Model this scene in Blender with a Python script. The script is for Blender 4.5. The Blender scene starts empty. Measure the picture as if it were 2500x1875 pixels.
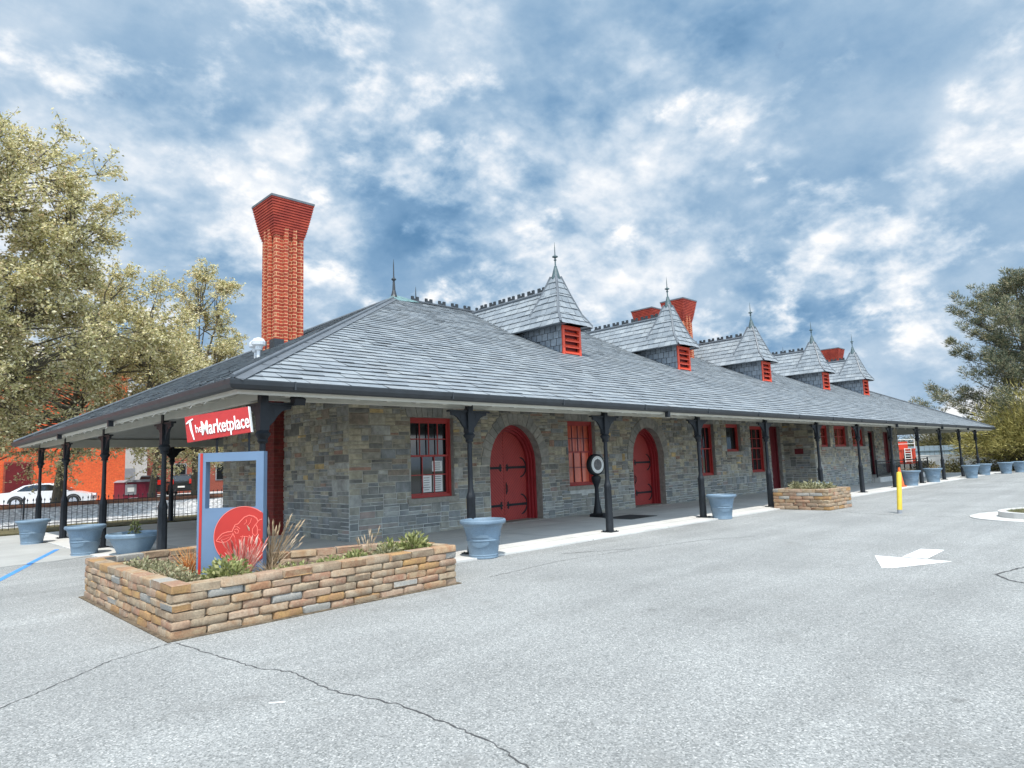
import bpy, math, random
from mathutils import Vector, Matrix
R = math.radians
rnd = random.Random(7)
C = bpy.context.scene.collection
scene = bpy.context.scene

# ------------------------------------------------------------------ camera
cam_d = bpy.data.cameras.new('camera'); cam = bpy.data.objects.new('camera', cam_d); C.objects.link(cam)
cam_d.sensor_width = 36; cam_d.lens = 36*1.62214105/2.5; cam_d.clip_end = 3000; cam_d.clip_start = .05
CP = Vector((-8.57200355, -9.98417049, 1.7))
pitch, roll, yaw = .12095031, -.03584673, .77639836
fw = Vector((math.sin(yaw)*math.cos(pitch), math.cos(yaw)*math.cos(pitch), math.sin(pitch)))
rt = Vector((math.cos(yaw), -math.sin(yaw), 0)); up = rt.cross(fw)
r2 = math.cos(roll)*rt+math.sin(roll)*up; u2 = -math.sin(roll)*rt+math.cos(roll)*up
M = Matrix((r2, u2, -fw)).transposed().to_4x4(); M.translation = CP
cam.matrix_world = M; scene.camera = cam
def pxdir(x, y):                       # direction from the viewpoint through a point of the photograph
    return (fw+r2*((x-1250)/1622.14)-u2*((y-937.5)/1622.14)).normalized()

# ------------------------------------------------------------------ light
scene.view_settings.view_transform = 'Standard'; scene.view_settings.look = 'None'
scene.view_settings.exposure = .42; scene.view_settings.gamma = 1
SUNV = Vector((-.30, -.385, 1)).normalized()
sl = bpy.data.lights.new('sun', 'SUN'); sl.energy = 3.7; sl.angle = R(.5); sl.color = (1, .955, .88)
so = bpy.data.objects.new('sun', sl); C.objects.link(so); so.rotation_euler = SUNV.to_track_quat('Z', 'Y').to_euler()
def s2l(c):
    return tuple(((v/255+.055)/1.055)**2.4 if v > 10 else v/255/12.92 for v in c)
def setup_world():
    w = bpy.data.worlds.new('World'); scene.world = w; w.use_nodes = True
    w.cycles.sampling_method = 'MANUAL'; w.cycles.sample_map_resolution = 512
    nt = w.node_tree; N = nt.nodes; L = nt.links
    bg = N['Background']; bg.inputs['Strength'].default_value = .1
    sky = N.new('ShaderNodeTexSky'); sky.sky_type = 'NISHITA'; sky.sun_disc = False
    sky.sun_elevation = math.asin(SUNV.z); sky.sun_rotation = math.atan2(SUNV.x, SUNV.y)
    tc = N.new('ShaderNodeTexCoord'); sep = N.new('ShaderNodeSeparateXYZ'); L.new(tc.outputs['Generated'], sep.inputs[0])
    def math_(op, a, b=None, c=None, clamp=False):
        n = N.new('ShaderNodeMath'); n.operation = op; n.use_clamp = clamp
        for i, v in enumerate((a, b, c)):
            if v is None: continue
            if isinstance(v, (int, float)): n.inputs[i].default_value = v
            else: L.new(v, n.inputs[i])
        return n.outputs[0]
    den = math_('ADD', math_('MAXIMUM', sep.outputs[2], -.05), .62)
    def vec(off=(0, 0, 0), up=0.0):          # cloud-layer coordinates; up shifts the sample towards the zenith
        q = math_('ADD', den, up) if up else den
        cb = N.new('ShaderNodeCombineXYZ'); L.new(math_('ADD', math_('DIVIDE', sep.outputs[0], q), off[0]), cb.inputs[0]); L.new(math_('ADD', math_('DIVIDE', sep.outputs[1], q), off[1]), cb.inputs[1]); L.new(math_('MULTIPLY_ADD', sep.outputs[2], .9, off[2]-up*.9), cb.inputs[2])
        return cb.outputs[0]
    def noise(v, scale, detail, rough, dist, out='Fac'):
        n = N.new('ShaderNodeTexNoise'); n.inputs['Scale'].default_value = scale; n.inputs['Detail'].default_value = detail
        n.inputs['Roughness'].default_value = rough; n.inputs['Distortion'].default_value = dist
        L.new(v, n.inputs['Vector']); return n.outputs[out]
    def sstep(v, lo, hi):
        n = N.new('ShaderNodeMapRange'); n.interpolation_type = 'SMOOTHSTEP'; L.new(v, n.inputs[0]); n.inputs[1].default_value = lo; n.inputs[2].default_value = hi; return n.outputs[0]
    def lerp(a, b, f): return math_('MULTIPLY_ADD', math_('SUBTRACT', b, a), f, a)
    mass = None
    for x, y, k, amp in CLOUD_MASSES:
        d = pxdir(x, y)
        dn = N.new('ShaderNodeVectorMath'); dn.operation = 'DOT_PRODUCT'; L.new(tc.outputs['Generated'], dn.inputs[0]); dn.inputs[1].default_value = d
        g = math_('MULTIPLY', math_('EXPONENT', math_('MULTIPLY', math_('SUBTRACT', dn.outputs['Value'], 1.0), k)), amp); mass = g if mass is None else math_('ADD', mass, g)
    fine = math_('SUBTRACT', noise(vec((5.1, 3.3, 2.2)), 13, 10, .64, .1), .5)
    v = math_('ADD', math_('MULTIPLY_ADD', math_('SUBTRACT', noise(vec((3.7, 1.2, .4)), 2.4, 8, .55, 0), .5), 1.5, BASE), math_('MULTIPLY_ADD', fine, .22, math_('MULTIPLY', mass, .75)))
    for off, scl, up, lo, hi, mid_, gain, opac in CLOUD_LAYERS:      # cumulus layers over the grey-blue veil: crisp bright tops, soft shaded bases
        n0 = noise(vec(off), scl, 11, .57, .08); n1 = noise(vec(off, up), scl, 6, .55, .08)
        lit = math_('MULTIPLY_ADD', math_('SUBTRACT', n0, n1), gain, mid_)
        lit = math_('ADD', lit, math_('MULTIPLY_ADD', fine, .30, math_('MULTIPLY', mass, .55)))
        v = lerp(v, lit, math_('MULTIPLY', sstep(math_('ADD', n0, math_('MULTIPLY', mass, .28)), lo, hi), opac))
    cr = N.new('ShaderNodeValToRGB'); L.new(v, cr.inputs[0])
    e = cr.color_ramp; K = 10/2**.35
    stops = [(.12, (96, 138, 177)), (.30, (128, 164, 198)), (.44, (155, 184, 211)), (.56, (180, 202, 223)), (.68, (207, 221, 235)), (.80, (233, 239, 246)), (.92, (254, 255, 255))]
    while len(e.elements) < len(stops): e.elements.new(.5)
    for el, (p, c) in zip(e.elements, stops):
        el.position = p; el.color = (*[q for q in s2l(c)], 1)
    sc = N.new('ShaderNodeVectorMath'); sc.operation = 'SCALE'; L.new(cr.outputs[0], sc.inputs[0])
    # added fill: sky on the sun's side, out of view, brightened to lift shade
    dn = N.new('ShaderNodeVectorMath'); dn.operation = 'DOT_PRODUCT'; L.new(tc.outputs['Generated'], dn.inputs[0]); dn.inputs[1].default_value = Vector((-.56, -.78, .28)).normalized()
    L.new(math_('MULTIPLY_ADD', math_('MULTIPLY_ADD', dn.outputs['Value'], 1.4, 0, clamp=True), K*SUN_SIDE_FILL, K), sc.inputs['Scale'])
    # a few small holes in the cloud where the clear sky shows
    h = math_('MULTIPLY', math_('SUBTRACT', noise(vec((4.3, 7.7, 2)), 7.5, 6, .55, .3), .69), 16, clamp=True)
    h = math_('MULTIPLY', h, .7)
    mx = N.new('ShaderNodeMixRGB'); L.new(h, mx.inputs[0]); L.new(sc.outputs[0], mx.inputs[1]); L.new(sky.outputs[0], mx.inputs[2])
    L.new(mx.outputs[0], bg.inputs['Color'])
SUN_SIDE_FILL = 2.2; BASE = .49
CLOUD_LAYERS = [((8.1, 2.6, 1.4), 2.7, .06, .42, .57, .545, 3.4, .9), ((1.9, 7.2, 3.1), 5.0, .03, .47, .60, .62, 3.3, .85)]
CLOUD_MASSES = [(2080, 110, 70, -.26), (2480, 40, 200, -.08), (2420, 300, 350, .34), (2080, 300, 500, .24), (2460, 190, 500, .16), (1690, 200, 300, .12), (1400, 190, 200, -.16), (1900, 340, 600, .20), (2300, 330, 500, .14), (420, 270, 300, -.14), (720, 370, 300, -.14), (1050, 430, 250, -.14), (1350, 420, 300, -.08), (650, 470, 300, .18), (200, 420, 500, .10), (1130, 110, 300, .14), (640, 80, 400, .14), (1250, 560, 600, .12), (2150, 640, 500, .12), (1750, 560, 500, -.10), (2300, 470, 500, -.12), (100, 80, 200, .06), (1560, 760, 500, .10)]
setup_world()

# ------------------------------------------------------------------ materials
MATS = {}
class NT:
    def __init__(s, name):
        s.m = bpy.data.materials.new(name); s.m.use_nodes = True; s.t = s.m.node_tree; s.N = s.t.nodes; s.L = s.t.links
        s.b = s.N['Principled BSDF']; s._tc = None
    def tc(s, out='Object'):
        if not s._tc: s._tc = s.N.new('ShaderNodeTexCoord')
        return s._tc.outputs[out]
    def noise(s, scale, detail=4, rough=.55, vec=None, out='Fac', dist=0):
        n = s.N.new('ShaderNodeTexNoise'); n.inputs['Scale'].default_value = scale; n.inputs['Detail'].default_value = detail
        n.inputs['Roughness'].default_value = rough; n.inputs['Distortion'].default_value = dist
        s.L.new(vec if vec else s.tc(), n.inputs['Vector']); return n.outputs[out]
    def ramp(s, fac, stops, const=False):
        r = s.N.new('ShaderNodeValToRGB'); e = r.color_ramp
        if const: e.interpolation = 'CONSTANT'
        while len(e.elements) < len(stops): e.elements.new(.5)
        for el, (p, c) in zip(e.elements, stops):
            el.position = p; el.color = (*(c if isinstance(c, tuple) else (c, c, c)), 1)
        s.L.new(fac, r.inputs[0]); return r.outputs[0]
    def mix(s, a, b, fac, mode='MIX'):
        n = s.N.new('ShaderNodeMixRGB'); n.blend_type = mode
        for i, v in enumerate((fac, a, b)):
            if isinstance(v, (int, float)): n.inputs[i].default_value = v
            elif isinstance(v, tuple): n.inputs[i].default_value = (*v, 1)
            else: s.L.new(v, n.inputs[i])
        return n.outputs[0]
    def island(s):
        g = s.N.new('ShaderNodeNewGeometry'); return g.outputs['Random Per Island']
    def bump(s, h, strength=.3, dist=.02):
        n = s.N.new('ShaderNodeBump'); n.inputs['Strength'].default_value = strength; n.inputs['Distance'].default_value = dist
        s.L.new(h, n.inputs['Height']); s.L.new(n.outputs[0], s.b.inputs['Normal'])
    def col(s, c):
        if isinstance(c, tuple): s.b.inputs['Base Color'].default_value = (*c, 1)
        else: s.L.new(c, s.b.inputs['Base Color'])
    def rough(s, v):
        if isinstance(v, (int, float)): s.b.inputs['Roughness'].default_value = v
        else: s.L.new(v, s.b.inputs['Roughness'])
def plain(name, c, rough=.6, var=.15, scale=6, metallic=0, bump=0, spec=.5):
    if name in MATS: return MATS[name]
    t = NT(name); t.rough(rough); t.b.inputs['Metallic'].default_value = metallic; t.b.inputs['Specular IOR Level'].default_value = spec
    d = tuple(v*(1-var) for v in c); l = tuple(min(1, v*(1+var)) for v in c)
    n = t.noise(scale, 6)
    t.col(t.ramp(n, [(.3, d), (.7, l)]))
    if bump: t.bump(t.noise(scale*6, 5), bump, .01)
    MATS[name] = t.m; return t.m
def make_mats():
    t = NT('stone'); i = t.island(); MATS['stone'] = t.m
    c = t.ramp(i, [(0, (.16, .155, .135)), (.12, (.31, .285, .22)), (.26, (.22, .215, .19)), (.38, (.34, .31, .225)), (.5, (.27, .255, .205)), (.6, (.39, .345, .245)),
                   (.7, (.20, .21, .205)), (.79, (.23, .19, .145)), (.86, (.33, .325, .29)), (.94, (.44, .32, .15)), (.965, (.29, .18, .13))], True)
    n = t.noise(5, 8, .65); c = t.mix(c, t.ramp(n, [(.3, .55), (.7, 1.25)]), 1, 'MULTIPLY')
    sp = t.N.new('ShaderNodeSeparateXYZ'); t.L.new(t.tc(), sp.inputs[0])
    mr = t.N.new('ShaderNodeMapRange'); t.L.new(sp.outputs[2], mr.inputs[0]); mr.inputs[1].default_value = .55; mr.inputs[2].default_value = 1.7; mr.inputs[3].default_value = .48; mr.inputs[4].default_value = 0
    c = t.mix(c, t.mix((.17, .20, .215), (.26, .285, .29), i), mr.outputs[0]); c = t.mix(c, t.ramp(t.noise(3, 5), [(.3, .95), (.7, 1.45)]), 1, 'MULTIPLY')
    t.col(c); t.rough(.85); t.bump(t.noise(11, 9, .72), .8, .045)
    t = NT('jamb_stone'); MATS['jamb_stone'] = t.m; n = t.noise(7, 8, .65)
    t.col(t.mix(t.ramp(t.island(), [(0, (.21, .21, .19)), (.5, (.28, .27, .235)), (1, (.33, .31, .26))]), t.ramp(n, [(.3, .7), (.7, 1.2)]), 1, 'MULTIPLY')); t.rough(.85); t.bump(t.noise(20, 8, .7), .6, .02)
    t = NT('mortar'); MATS['mortar'] = t.m
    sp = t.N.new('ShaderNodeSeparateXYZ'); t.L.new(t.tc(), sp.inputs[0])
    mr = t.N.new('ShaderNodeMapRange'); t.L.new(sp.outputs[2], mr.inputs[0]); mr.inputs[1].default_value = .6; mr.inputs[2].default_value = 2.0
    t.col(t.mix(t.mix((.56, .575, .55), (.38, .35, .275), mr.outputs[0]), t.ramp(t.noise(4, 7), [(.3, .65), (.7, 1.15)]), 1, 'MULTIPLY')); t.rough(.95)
    t = NT('slate'); MATS['slate'] = t.m
    c = t.ramp(t.island(), [(0, (.185, .21, .23)), (.25, (.23, .255, .275)), (.5, (.205, .23, .25)), (.75, (.27, .295, .31)), (1, (.22, .24, .255))])
    c = t.mix(c, t.ramp(t.noise(2.2, 9, .7), [(.3, .82), (.7, 1.15)]), 1, 'MULTIPLY'); t.col(c); t.rough(t.ramp(t.noise(9, 5), [(.3, .42), (.7, .62)])); t.bump(t.noise(30, 6, .7), .35, .012)
    t = NT('cheek_slate'); MATS['cheek_slate'] = t.m
    t.col(t.mix(t.ramp(t.island(), [(0, (.13, .15, .175)), (1, (.20, .225, .25))]), t.ramp(t.noise(6, 7), [(.3, .8), (.7, 1.2)]), 1, 'MULTIPLY')); t.rough(.55); t.bump(t.noise(30, 6), .3, .01)
    t = NT('deck'); MATS['deck'] = t.m; t.col(t.mix((.03, .033, .036), (.05, .052, .055), t.noise(5))); t.rough(.9)
    t = NT('tumbled_block'); MATS['tumbled_block'] = t.m; i = t.island()
    a = t.ramp(i, [(0, (.34, .265, .18)), (.14, (.30, .185, .10)), (.28, (.29, .155, .095)), (.42, (.36, .215, .085)), (.56, (.36, .28, .195)), (.68, (.30, .19, .125)), (.8, (.27, .26, .235)), (.9, (.37, .265, .16))], True)
    b = t.ramp(i, [(0, (.24, .165, .105)), (.14, (.37, .285, .19)), (.28, (.34, .24, .16)), (.42, (.29, .165, .08)), (.56, (.29, .185, .11)), (.68, (.36, .27, .19)), (.8, (.33, .305, .265)), (.9, (.29, .15, .08))], True)
    c = t.mix(a, b, t.ramp(t.noise(6, 5, .6, dist=.5), [(.38, 0.), (.62, 1.)])); c = t.mix(c, t.ramp(t.noise(45, 5, .7), [(.3, .72), (.7, 1.2)]), 1, 'MULTIPLY')
    t.col(c); t.rough(.92); t.bump(t.noise(60, 7, .7), .5, .01)
    for nm, mort, c1, c2 in (('chimney_brick', (.60, .36, .18), (.37, .05, .021), (.27, .032, .014)), ('breast_brick', (.16, .045, .03), (.19, .022, .016), (.13, .016, .012)),
                             ('orange_brick', (.62, .16, .06), (.74, .125, .033), (.62, .085, .025)), ('dull_brick', (.33, .12, .08), (.30, .065, .04), (.24, .05, .032))):
        t = NT(nm); MATS[nm] = t.m
        sp = t.N.new('ShaderNodeSeparateXYZ'); t.L.new(t.tc(), sp.inputs[0]); ad = t.N.new('ShaderNodeMath'); t.L.new(sp.outputs[0], ad.inputs[0]); t.L.new(sp.outputs[1], ad.inputs[1])
        cb = t.N.new('ShaderNodeCombineXYZ'); t.L.new(ad.outputs[0], cb.inputs[0]); t.L.new(sp.outputs[2], cb.inputs[1])
        b = t.N.new('ShaderNodeTexBrick'); t.L.new(cb.outputs[0], b.inputs['Vector']); b.inputs['Scale'].default_value = 1
        b.inputs['Brick Width'].default_value = .25; b.inputs['Row Height'].default_value = .098; b.inputs['Mortar Size'].default_value = .0085; b.inputs['Mortar Smooth'].default_value = .1
        b.inputs['Color1'].default_value = (*c1, 1); b.inputs['Color2'].default_value = (*c2, 1); b.inputs['Mortar'].default_value = (*mort, 1)
        t.col(t.mix(b.outputs[0], t.ramp(t.noise(9, 6), [(.3, .75), (.7, 1.2)]), 1, 'MULTIPLY')); t.rough(.85)
        t.bump(b.outputs['Fac'], -.4, .01)
    t = NT('flare_brick'); MATS['flare_brick'] = t.m; t.col(t.mix(t.ramp(t.noise(2.5, 3), [(.35, (.25, .026, .014)), (.65, (.37, .048, .023))]), (.55, .33, .26), t.ramp(t.noise(13, 3, .6), [(.68, 0.), (.76, .6)]))); t.rough(.8)
    for nm, sgn in (('door_planks', 1), ('door_planks_mirrored', -1)):
        t = NT(nm); MATS[nm] = t.m
        sp = t.N.new('ShaderNodeSeparateXYZ'); t.L.new(t.tc(), sp.inputs[0]); m = t.N.new('ShaderNodeMath'); m.operation = 'MULTIPLY_ADD'; t.L.new(sp.outputs[0], m.inputs[0]); m.inputs[1].default_value = sgn; t.L.new(sp.outputs[2], m.inputs[2])
        d = t.N.new('ShaderNodeMath'); d.operation = 'DIVIDE'; t.L.new(m.outputs[0], d.inputs[0]); d.inputs[1].default_value = .105
        f = t.N.new('ShaderNodeMath'); f.operation = 'FRACT'; t.L.new(d.outputs[0], f.inputs[0])
        g = t.ramp(f.outputs[0], [(0, 0.), (.16, 1.), (.88, 1.), (1, 0.)])
        t.col(t.mix((.07, .008, .008), t.ramp(t.noise(3, 6), [(.3, (.34, .034, .030)), (.7, (.42, .045, .036))]), g)); t.rough(.5); t.bump(g, .6, .01)
    t = NT('asphalt'); MATS['asphalt'] = t.m
    v = t.N.new('ShaderNodeTexVoronoi'); v.inputs['Scale'].default_value = 85; t.L.new(t.tc(), v.inputs['Vector'])
    bw = t.N.new('ShaderNodeRGBToBW'); t.L.new(v.outputs['Color'], bw.inputs[0])
    c = t.ramp(bw.outputs[0], [(.12, (.155, .162, .157)), (.45, (.268, .273, .267)), (.75, (.328, .332, .321)), (.92, (.50, .495, .475))])
    c = t.mix(c, t.ramp(t.noise(.35, 6, .62), [(.32, .82), (.68, 1.08)]), 1, 'MULTIPLY'); c = t.mix(c, t.ramp(t.noise(120, 3, .6), [(.3, .8), (.7, 1.15)]), 1, 'MULTIPLY')
    st_ = t.noise(.9, 5, .65, dist=.6); c = t.mix(c, (.19, .19, .18), t.ramp(st_, [(.60, 0.), (.70, .5)])); c = t.mix(c, (.10, .10, .095), t.ramp(t.noise(2.7, 3, .5), [(.69, 0.), (.76, .5)]))
    m = t.N.new('ShaderNodeMapping'); t.L.new(t.tc(), m.inputs[0]); m.inputs['Scale'].default_value = (.12, 1.6, 1)
    c = t.mix(c, t.ramp(t.noise(1, 5, .6, m.outputs[0]), [(.35, .90), (.65, 1.05)]), 1, 'MULTIPLY')
    t.col(c); t.rough(.9); t.bump(t.noise(55, 4, .7), .5, .012)
    t = NT('concrete'); MATS['concrete'] = t.m
    b = t.N.new('ShaderNodeTexBrick'); b.offset = 0; b.inputs['Scale'].default_value = 1; b.inputs['Brick Width'].default_value = 3; b.inputs['Row Height'].default_value = 2.6; b.inputs['Mortar Size'].default_value = .012
    t.L.new(t.tc(), b.inputs['Vector']); b.inputs['Color1'].default_value = (.56, .55, .52, 1); b.inputs['Color2'].default_value = (.52, .51, .485, 1); b.inputs['Mortar'].default_value = (.25, .24, .22, 1)
    c = t.mix(b.outputs[0], t.ramp(t.noise(.9, 8, .62), [(.3, .84), (.7, 1.1)]), 1, 'MULTIPLY'); c = t.mix(c, t.ramp(t.noise(60, 4), [(.3, .92), (.7, 1.06)]), 1, 'MULTIPLY')
    t.col(c); t.rough(.88); t.bump(t.noise(40, 5), .2, .005)
    t = NT('old_concrete'); MATS['old_concrete'] = t.m; n = t.noise(.8, 8, .62)
    t.col(t.mix(t.ramp(n, [(.3, (.30, .30, .285)), (.7, (.39, .39, .37))]), t.ramp(t.noise(70, 4, .6), [(.3, .85), (.7, 1.12)]), 1, 'MULTIPLY')); t.rough(.9)
    t = NT('road_paint'); MATS['road_paint'] = t.m
    t.col(t.mix((.80, .80, .77), (.36, .36, .35), t.ramp(t.noise(14, 10, .75), [(.54, 0.), (.66, .8)]))); t.rough(.8)
    t = NT('pot_resin'); MATS['pot_resin'] = t.m
    t.col(t.mix(t.ramp(t.noise(130, 3, .7), [(.35, (.105, .165, .225)), (.65, (.20, .28, .355))]), t.ramp(t.noise(4, 7, .65), [(.3, .80), (.7, 1.12)]), 1, 'MULTIPLY')); t.rough(.55)
    t = NT('ballast'); MATS['ballast'] = t.m
    v = t.N.new('ShaderNodeTexVoronoi'); v.inputs['Scale'].default_value = 7; t.L.new(t.tc(), v.inputs['Vector']); bw = t.N.new('ShaderNodeRGBToBW'); t.L.new(v.outputs['Color'], bw.inputs[0])
    t.col(t.mix(t.ramp(bw.outputs[0], [(.1, .36), (.8, .72)]), t.ramp(v.outputs['Distance'], [(.2, 1.), (.7, .5)]), 1, 'MULTIPLY')); t.rough(.95); t.bump(v.outputs['Distance'], -1, .08)
    t = NT('soil'); MATS['soil'] = t.m; t.col(t.ramp(t.noise(14, 8, .7), [(.3, (.05, .035, .022)), (.5, (.12, .088, .055)), (.72, (.24, .19, .125))])); t.rough(.95); t.bump(t.noise(30, 6), 1, .03)
    t = NT('dry_turf'); MATS['dry_turf'] = t.m; t.col(t.ramp(t.noise(3, 9, .75), [(.3, (.03, .028, .014)), (.5, (.10, .088, .04)), (.7, (.22, .185, .10))])); t.rough(.95); t.bump(t.noise(18, 6), 1, .05)
    t = NT('field'); MATS['field'] = t.m; t.col(t.ramp(t.noise(.15, 8, .6), [(.3, (.10, .10, .045)), (.7, (.22, .20, .11))])); t.rough(.95)
    def leafmat(nm, stops, tr=.25):
        t = NT(nm); MATS[nm] = t.m; c = t.ramp(t.island(), stops); t.col(c); t.rough(.6); t.b.inputs['Specular IOR Level'].default_value = .3
        tb = t.N.new('ShaderNodeBsdfTranslucent'); t.L.new(c, tb.inputs[0]); ms = t.N.new('ShaderNodeMixShader'); ms.inputs[0].default_value = tr
        t.L.new(t.b.outputs[0], ms.inputs[1]); t.L.new(tb.outputs[0], ms.inputs[2]); t.L.new(ms.outputs[0], t.N['Material Output'].inputs[0])
    leafmat('spring_leaf', [(0, (.24, .22, .085)), (.35, (.50, .455, .21)), (.65, (.69, .62, .34)), (.88, (.84, .77, .53)), (1, (.55, .39, .21))], .4)
    leafmat('pine_needle', [(0, (.055, .08, .052)), (.45, (.135, .155, .09)), (.75, (.28, .26, .15)), (1, (.46, .39, .25))], .2)
    leafmat('yellow_twig', [(0, (.13, .12, .03)), (.5, (.27, .235, .07)), (1, (.42, .36, .13))])
    leafmat('grey_leaf', [(0, (.13, .13, .06)), (.5, (.27, .26, .14)), (1, (.46, .43, .27))])
    leafmat('green_leaf', [(0, (.10, .12, .03)), (.5, (.24, .26, .09)), (1, (.44, .43, .20))])
    leafmat('dry_stalk', [(0, (.20, .13, .07)), (.5, (.42, .31, .19)), (1, (.62, .50, .36))], .1)
    leafmat('red_stalk', [(0, (.42, .06, .05)), (.5, (.58, .22, .17)), (1, (.75, .55, .46))], .1)
    leafmat('orange_grass', [(0, (.55, .16, .04)), (.5, (.65, .30, .10)), (1, (.62, .46, .25))], .1)
    leafmat('dark_leaf', [(0, (.03, .035, .012)), (.5, (.10, .095, .035)), (1, (.24, .20, .09))])
make_mats()
plain('bark', (.10, .085, .06), .9, .3, 8, bump=.5)
plain('pale_bark', (.20, .175, .13), .9, .3, 8, bump=.5)
plain('iron', (.012, .015, .019), .5, .25, 9, bump=.08, spec=.3)
plain('gutter_metal', (.026, .031, .036), .5, .2, 4)
plain('lead', (.105, .118, .132), .45, .2, 5)
plain('weathered_copper', (.055, .085, .09), .5, .35, 5)
plain('copper', (.11, .19, .19), .55, .4, 7)
plain('cream', (.46, .455, .40), .6, .08, 3)
plain('soffit', (.46, .465, .445), .7, .08, 2)
plain('red_paint', (.36, .032, .027), .45, .12, 4)
plain('louver_red', (.58, .065, .03), .5, .12, 5)
plain('door_frame', (.27, .02, .024), .45, .12, 4)
plain('dark_red', (.13, .012, .016), .45, .15, 4)
plain('sign_blue', (.115, .18, .275), .45, .06, 3)
plain('sign_red', (.42, .022, .014), .42, .06, 3)
plain('sign_board', (.40, .018, .015), .42, .12, 6)
plain('line_red', (.80, .16, .12), .5, .05, 3)
plain('white', (.78, .77, .73), .5, .05, 4)
plain('vent_metal', (.52, .53, .54), .5, .1, 6)
plain('paper', (.72, .74, .72), .6, .05, 4)
plain('ink', (.06, .07, .08), .6, .05, 4)
plain('road_white', (.80, .80, .78), .7, .08, 9)
plain('road_blue', (.06, .24, .60), .7, .15, 9)
plain('crack', (.07, .07, .07), .95, .3, 9)
plain('yellow', (.66, .47, .045), .5, .1, 6)
plain('orange', (.75, .13, .02), .5, .05, 6)
plain('glass_dark', (.012, .014, .016), .06, .5, 3, spec=.8)
plain('glass_red', (.20, .035, .025), .12, .4, 2, spec=.8)
plain('glass_amber', (.62, .13, .075), .16, .35, 1.5, spec=.8)
plain('rail_steel', (.20, .085, .045), .7, .3, 4)
plain('sleeper', (.10, .07, .045), .9, .3, 4)
plain('maroon', (.16, .012, .03), .45, .1, 4)
plain('grey_metal', (.25, .26, .28), .5, .1, 4)
plain('dark_metal', (.11, .11, .11), .5, .3, 14)
plain('pale_grey', (.48, .47, .45), .7, .1, 4)
plain('car_white', (.60, .61, .63), .22, .02, 4)
plain('car_black', (.015, .018, .02), .2, .1, 4)
plain('tyre', (.02, .02, .02), .8, .2, 9)
plain('chrome', (.6, .6, .62), .25, .05, 5, metallic=1)
plain('lamp_red', (.5, .02, .015), .25, .05, 5)
plain('lamp_clear', (.7, .72, .75), .15, .05, 5)
plain('fence_blue', (.25, .32, .37), .7, .15, 1)
plain('engine_red', (.55, .06, .028), .4, .1, 3)
plain('rubber', (.03, .032, .034), .8, .2, 9)

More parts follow.
